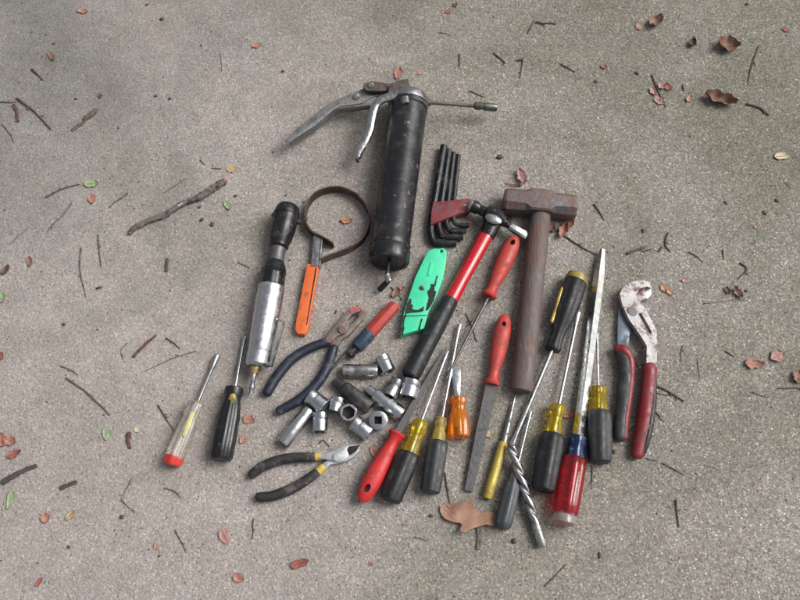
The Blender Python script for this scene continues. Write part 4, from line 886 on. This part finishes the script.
LV = [
 (398, 74, 15, 9, 100, L_CORAL, 'red leaf tip standing behind the grease gun head', .2, .1),
 (83, 11.5, 11, 6, 10, L_CORAL, 'small red brown scrap near the top left corner', .2, .2),
 (52, 57, 13, 5, 55, L_BROWN, 'narrow brown scrap above the short dark twig at left', .3, .2),
 (257, 45.5, 11, 6, -20, L_CORAL, 'small red scrap in the upper middle left', .2, .1),
 (100, 96, 6, 5, 80, L_DARK, 'small dark flake below the upper left corner', .2, .1),
 (655, 23, 18, 13, -35, L_BROWN, 'cupped brown leaf near the top edge at right', .5, .3),
 (639, 27, 9, 7, 80, L_PINK, 'faint pink scrap left of the cupped brown leaf', .1, .05),
 (692, 44, 12, 8, -70, L_DARK, 'curled dark brown leaf left of the larger crumpled one', .6, .3),
 (727, 47, 24, 18, 10, L_BROWN, 'large crumpled brown leaf near the upper right corner', .5, .25),
 (719, 101, 34, 15, 22, L_BROWN, 'folded brown leaf with a dark underside at the upper right', .7, .15),
 (653, 92, 11, 7, 70, L_PINK, 'cream pink leaf piece left of the crossing twig', .3, .2),
 (662, 86, 12, 8, -40, L_PINK, 'cream pink leaf piece right of the crossing twig', .3, .2),
 (668, 88, 9, 7, 60, L_RED, 'dull red leaf piece at the edge of the broken pink pieces', .3, .2),
 (659, 101, 12, 9, 40, L_PINK, 'lowest of the broken pink leaf pieces', .15, .05),
 (689, 99, 10, 6, -60, L_PINK, 'narrow pink leaf left of the folded brown leaf', .3, .1),
 (604, 67, 7, 6, 20, L_RED, 'tiny dark red scrap in the upper right half', .2, .1),
 (786, 30, 7, 6, 20, L_RED, 'tiny red scrap beside the upper right corner', .2, .1),
 (782, 156.5, 17, 8, -4, L_PALE, 'cream leaf with rounded top at the right edge', .35, .05),
 (737, 293, 14, 8, 60, L_BROWN, 'red brown leaf scrap above the long pale stem', .5, .3),
 (727, 291, 9, 5, 80, L_DARK, 'dark leaf scrap left of the red brown scrap', .4, .3),
 (663.5, 289, 10, 5, 60, L_ORANGE, 'left yellow flake beside the white plier jaw', .3, .2),
 (669.5, 292.5, 10, 5, 40, L_ORANGE, 'right yellow flake beside the white plier jaw', .3, .2),
 (685, 281, 7, 5, 10, L_PINK, 'tiny pink scrap between yellow flakes and V twig', .1, .1),
 (754, 364.5, 20, 12, 5, L_CORAL, 'peach coloured leaf at the right side', .3, .15),
 (777, 356, 17, 13, -30, L_PINK, 'mauve pink leaf with a long stem at the right side', .25, .1, 16),
 (798, 377, 15, 14, -70, L_BROWN, 'brown leaf cut by the right edge', .4, .1),
 (92, 184, 15, 9, -5, L_GREEN, 'pale green leaf at the end of a twig', .25, .1),
 (92, 199, 12, 8, 75, L_CORAL, 'bright red scrap just below the pale green leaf', .2, .1),
 (228, 206, 12, 6, 60, L_GREEN, 'dark green leaf scrap above the air ratchet', .3, .2),
 (232, 169, 11, 9, 10, L_TAN, 'tan leaf scrap at the upper end of the thick stick', .15, .05),
 (30, 262, 12, 6, 75, L_BROWN, 'orange brown scrap near the left edge halfway down', .3, .2),
 (6, 270, 12, 7, -60, L_DARK, 'dark brown scrap at the left edge halfway down', .3, .2),
 (0, 298, 14, 12, 40, L_GREEN, 'green leaf cut by the left edge', .2, .1),
 (0, 356, 11, 9, 40, L_RED, 'red leaf cut by the left edge', .2, .1),
 (107, 434, 14, 9, 80, L_GREEN, 'pale green lichen coloured leaf at lower left', .2, .1),
 (2, 440, 16, 11, 60, L_CORAL, 'coral leaf at the left edge', .3, .2),
 (11, 441, 14, 10, 20, L_CORAL, 'coral leaf just right of the one at the left edge', .3, .2),
 (15, 454, 15, 8, -25, L_RED, 'dark red leaf above the thick dark bark slab', .3, .2),
 (11, 500, 19, 8, 95, L_GREEN, 'bright green pointed leaf at the lower left', .3, .15),
 (46, 518, 11, 10, 70, L_CORAL, 'rounded orange pink leaf at the lower left', .3, .1),
 (71, 515, 12, 7, -50, L_TAN, 'pale yellow scrap right of the rounded orange pink leaf', .2, .2),
 (39, 582, 11, 5, -60, L_RED, 'faint dark red scrap at the bottom left', .2, .1),
 (225, 536, 18, 12, 60, L_PINK, 'faded pink leaf on bare concrete below the cutting pliers', .08, .03),
 (239, 578, 13, 9, 20, L_CORAL, 'small coral leaf near the bottom edge', .3, .1),
 (300, 563.5, 20, 10, -18, L_RED, 'pointed dark red leaf near the bottom edge', .3, .1),
 (249.5, 419.5, 13, 9, 20, L_CORAL, 'red scrap below the ratchet air inlet', .2, .1),
 (243.5, 440, 8, 8, 20, L_PINK, 'pink scrap beside the black fluted handle', .1, .1),
 (347, 221, 13, 7, 5, L_ORANGE, 'orange chip inside the filter wrench loop', .3, .2),
 (468, 225, 12, 7, -30, L_CORAL, 'orange scrap beside the hex key ends', .4, .2),
 (444, 268, 12, 6, -70, L_ORANGE, 'orange scrap beside the mint green knife', .3, .2),
 (396, 293, 13, 8, -60, L_BROWN, 'brown leaf by the grease gun plunger', .4, .2),
 (401, 288, 8, 5, 10, L_CORAL, 'small coral scrap above the brown leaf by the plunger', .3, .2),
 (549, 227, 15, 12, 40, L_PINK, 'rounded pink leaf tucked under the rusty hammer head', .4, .2),
 (544, 241, 18, 8, -70, L_CORAL, 'coral leaf against the thick brown handle', .4, .2),
 (563, 231, 20, 9, -65, L_CORAL, 'tall curled peach leaf below the right end of the rusty head', .7, .2),
 (570, 224, 12, 8, -60, L_RED, 'dark red scrap under the right end of the rusty head', .4, .2),
 (375, 452, 14, 10, 60, L_CORAL, 'orange pink leaf beside the bright red file handle', .2, .1),
 (568, 414, 16, 9, -15, L_CORAL, 'reddish leaf between two yellow necked screwdrivers', .3, .1),
 (490, 402, 9, 7, 20, L_BROWN, 'tan scrap beside the flat file blade', .2, .1),
 (488, 433, 11, 9, 60, L_TAN, 'small tan leaf between the flat file and the punch', .2, .1),
 (157, 547, 8, 6, 40, L_PINK, 'tiny pink scrap near the bottom at left', .1, .1),
 (116, 430, 4, 4, 0, L_PALE, 'tiny white flake above the dark red clump', .1, .1) if False else
 (137, 430, 6, 5, 30, L_PALE, 'tiny white flake above the dark red clump', .1, .1),
 (371, 564, 5, 4, 30, L_RED, 'tiny red speck near the bottom middle', .1, .1),
 (448, 12, 6, 5, 40, L_RED, 'tiny dark red scrap at the top edge in the middle', .1, .1),
 (455, 5, 6, 5, -40, L_DARK, 'tiny dark scrap touching the top edge', .1, .1),
 (421, 72, 9, 5, -40, L_PINK, 'faint pink scrap right of the grease gun head', .05, .02),
 (756, 227, 5, 4, 10, L_CORAL, 'tiny orange scrap on the right side', .1, .1),
 (634, 437, 14, 12, 30, L_CORAL, 'pinkish leaf between the ends of the two plier grips', .1, .05),
 (508, 218, 10, 8, 30, L_DARK, 'dark leaf scrap behind the small hammer peen', .3, .1),
]
for a_ in LV:
    st = a_[9] if len(a_) > 9 else 0
    leaf(*a_[:9], stem=st)
# two leaves lying against the rusty head
leaf(521.5, 177, 20, 9, 75, L_PINK, 'pink leaf leaning upright behind the rusty hammer head', .5, .1, lift=3)
leaf(512, 186.5, 18, 5, 10, L_BROWN, 'narrow brown leaf on the far edge of the rusty head', .5, .2, lift=20)

# oak leaf
def oak():
    out = [(440, 508), (442, 505), (452, 503.6), (464, 502.6), (468, 500.5), (470.5, 497.5), (471.5, 502), (474, 507), (478, 511), (483, 512.5), (488, 511.5), (493, 512.5), (495, 516), (495.5, 521), (493, 526), (486, 525), (478, 527), (470, 530), (463, 533), (459.5, 530.5), (461.5, 524), (452, 522), (444, 518), (440.5, 512)]
    out = cr(out + [out[0]], 3)[:-1]
    bm = bmesh.new(); vs = []
    for p in out:
        c = W(p[0], p[1], 3); vs.append(bm.verts.new((c.x, c.y, 0)))
    es = [bm.edges.new((vs[i], vs[(i + 1) % len(vs)])) for i in range(len(vs))]
    bmesh.ops.triangle_fill(bm, use_beauty=True, edges=es)
    bmesh.ops.subdivide_edges(bm, edges=bm.edges[:], cuts=3, use_grid_fill=True)
    p0, p1 = W(441, 509, 3), W(496, 518, 3); ax = (p1 - p0).normalized()
    for v in bm.verts:
        d = Vector((v.co.x, v.co.y, 0)) - Vector((p0.x, p0.y, 0)); s_ = abs(d.cross(Vector((ax.x, ax.y, 0))).length)
        v.co.z = 0.0014 + s_ * 0.16 + s_ * s_ * 9 + 0.0035 * (noise.noise(v.co * 55) + .5)
    ex = bmesh.ops.extrude_face_region(bm, geom=bm.faces[:])
    for g_ in ex['geom']:
        if isinstance(g_, bmesh.types.BMVert): g_.co.z += 0.0005
    o = MB().add_bm(bm).build('oak_leaf', L_OAK, smooth=60)
    tag(o, 'brown lobed oak leaf beside the grey screwdriver handle', 'leaf')
    V = MB()
    for (x0, y0), (x1, y1) in (((452, 511), (446, 505)), ((452, 511), (448, 517.5)), ((460, 513), (464, 505)), ((466, 514.5), (462, 528)), ((474, 516), (470.5, 502)), ((478, 517), (474, 525)), ((484, 518.3), (488, 513.5)), ((484, 518.3), (487, 523.5))):
        V.tube([(x0, y0, 2.5, .4), ((x0 + x1) / 2 + .4, (y0 + y1) / 2, 3.1, .3), (x1, y1, 3.5, .2)], 6, sub=3)
    V.build('side_veins', mat('leaf_vein', (.24, .12, .08), .6, 0, .2, 120), o)
    MB().tube([(442, 509.5, 2.6, .4), (460, 513, 2.6, .5), (478, 517, 2.6, .6), (499, 521, 2.6, .7)], 6).build('midrib', mat('leaf_midrib', (.36, .2, .14), .6, 0, .2, 120), o)
oak()

# small dark seeds one can tell apart
def pebble(x, y, a, b, ang, m, label, name='seed', cat='seed', grp='dark seeds and bits on the concrete', h=.6):
    bm = bmesh.new(); bmesh.ops.create_icosphere(bm, subdivisions=2, radius=1)
    c = W(x, y, 0); k = K(c) * .85
    for v in bm.verts: v.co *= 1 + .35 * noise.noise(v.co * 1.4 + Vector((x, y, 0)))
    hz = min(a, b) * k * h
    bmesh.ops.transform(bm, matrix=Matrix.Translation((c.x, c.y, hz * .7)) @ Matrix.Rotation(math.radians(-ang), 4, 'Z') @ Matrix.Diagonal((a * k, b * k, hz, 1)), verts=bm.verts[:])
    return tag(MB().add_bm(bm).build(name, m, smooth=60), label, cat, grp)
for x, y, a, b, an, lab in [
 (637, 73.5, 3.2, 1.8, 30, 'dark seed left of the broken pink leaf pieces'), (777, 201, 2.8, 1.8, 30, 'upper dark seed near the right edge'),
 (764.5, 213, 3, 1.8, 60, 'lower dark seed near the right edge'), (725.5, 203, 2.8, 1.5, 60, 'dark seed above the V shaped twig'),
 (99, 288, 3.8, 1.8, -10, 'dark seed beside the foot of the bowed twig'), (202, 220, 3, 2.2, -20, 'left of two dark crumbs below the thick stick'),
 (212.5, 224.5, 2.4, 3, 0, 'right of two dark crumbs below the thick stick'), (199.5, 207.5, 2, 1.7, 0, 'single dark crumb just under the thick stick'),
 (235.5, 196, 2.5, 1.6, -20, 'dark crumb beside the dark green scrap'), (122, 517, 2.6, 2.6, 0, 'grey crumb below the V of fine stems'),
 (64, 324.5, 2.4, 2, 0, 'dark crumb in the middle left'), (162, 19.5, 2.8, 2.2, 0, 'grey crumb near the top left'),
 (54, 44, 2, 1.5, 0, 'dark crumb above the narrow brown scrap at left'), (156, 96, 2, 1.6, 0, 'left one of a pair of dark crumbs at upper left'),
 (170, 99, 2, 1.8, 0, 'right one of a pair of dark crumbs at upper left'), (76, 99, 1.8, 1.6, 0, 'dark crumb right of the bent brown twig'),
 (283, 71.5, 2, 1.7, 0, 'dark crumb above the long grease gun lever'), (596, 82, 2, 2.4, 0, 'dark crumb right of the slanting twigs at top'),
 (643, 231, 2, 2.8, 10, 'dark crumb above the flat bark shred'), (514, 541, 3, 3.4, 0, 'dark red crumb between grey handle and drill bit shank'),
 (599.5, 555, 1.8, 4, 5, 'tall dark crumb at the lower right of the drill bit'), (614, 452, 1.8, 2.6, 0, 'dark crumb below the left plier grip'),
 (500, 157.5, 3.6, 3, 0, 'bluish grey crumb left above the rusty head'), (147, 150, 1, 1, 0, ''), (746, 291, 2.4, 1.6, 30, 'dark crumb right of the red brown scrap'),
 (147, 5, 1.8, 1.4, 0, 'dark crumb at the top left edge'), (69, 547, 2, 2, 0, 'dark crumb at the bottom left'), (431, 516, 3, 2, 0, 'dark crumb at the left tip of the oak leaf'),
 (336, 312, 1.2, 3, 10, 'thin dark crumb above the combination pliers'), (725, 22, 2, 2, 0, ''), (747, 4.5, 2.6, 1.8, 0, 'dark crumb at the top right edge')]:
    if lab: pebble(x, y, a, b, an, bark_dark, lab)

# crumbs and grit nobody could count
rg = random.Random(11)
M = MB()
def bit(M, x, y, s_, asp, an):
    c = W(x, y, 0); k = K(c); n_ = 5
    pts = [(math.cos(2 * math.pi * i / n_) * s_ * rg.uniform(.7, 1.2), math.sin(2 * math.pi * i / n_) * s_ * asp * rg.uniform(.7, 1.2)) for i in range(n_)]
    ca, sa = math.cos(an), math.sin(an); hz = s_ * asp * k * .8
    bot = [Vector((c.x + (p * ca - q * sa) * k, c.y + (p * sa + q * ca) * k, 0)) for p, q in pts]
    topv = [b_ * .6 + Vector((c.x, c.y, 0)) * .4 + Vector((0, 0, hz)) for b_ in bot]
    M.ring_stack([bot, topv], False, True)
mats3 = [(bark_dark, 420, .5, 1.5, 'dark_grit_and_shade', 'dark grit and leaf crumbs strewn over the concrete, with extra added round the tools as shade'), (bark_pale, 500, .5, 1.3, 'pale_grit', 'pale sand grains strewn over the concrete')]
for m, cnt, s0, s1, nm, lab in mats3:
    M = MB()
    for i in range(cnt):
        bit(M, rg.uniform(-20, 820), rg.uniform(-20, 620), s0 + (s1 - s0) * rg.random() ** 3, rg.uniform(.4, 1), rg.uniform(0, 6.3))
    for i in range(520 if m is bark_dark else 200):  # extra dark grit crowded round the tools to deepen their contact shadows
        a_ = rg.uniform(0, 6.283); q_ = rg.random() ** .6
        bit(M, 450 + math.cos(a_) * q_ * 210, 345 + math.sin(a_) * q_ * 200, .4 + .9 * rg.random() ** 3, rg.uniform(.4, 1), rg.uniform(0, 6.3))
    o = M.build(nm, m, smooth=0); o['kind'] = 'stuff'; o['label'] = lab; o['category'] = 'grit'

for o in bpy.data.objects:
    if '_o' in o: del o['_o']
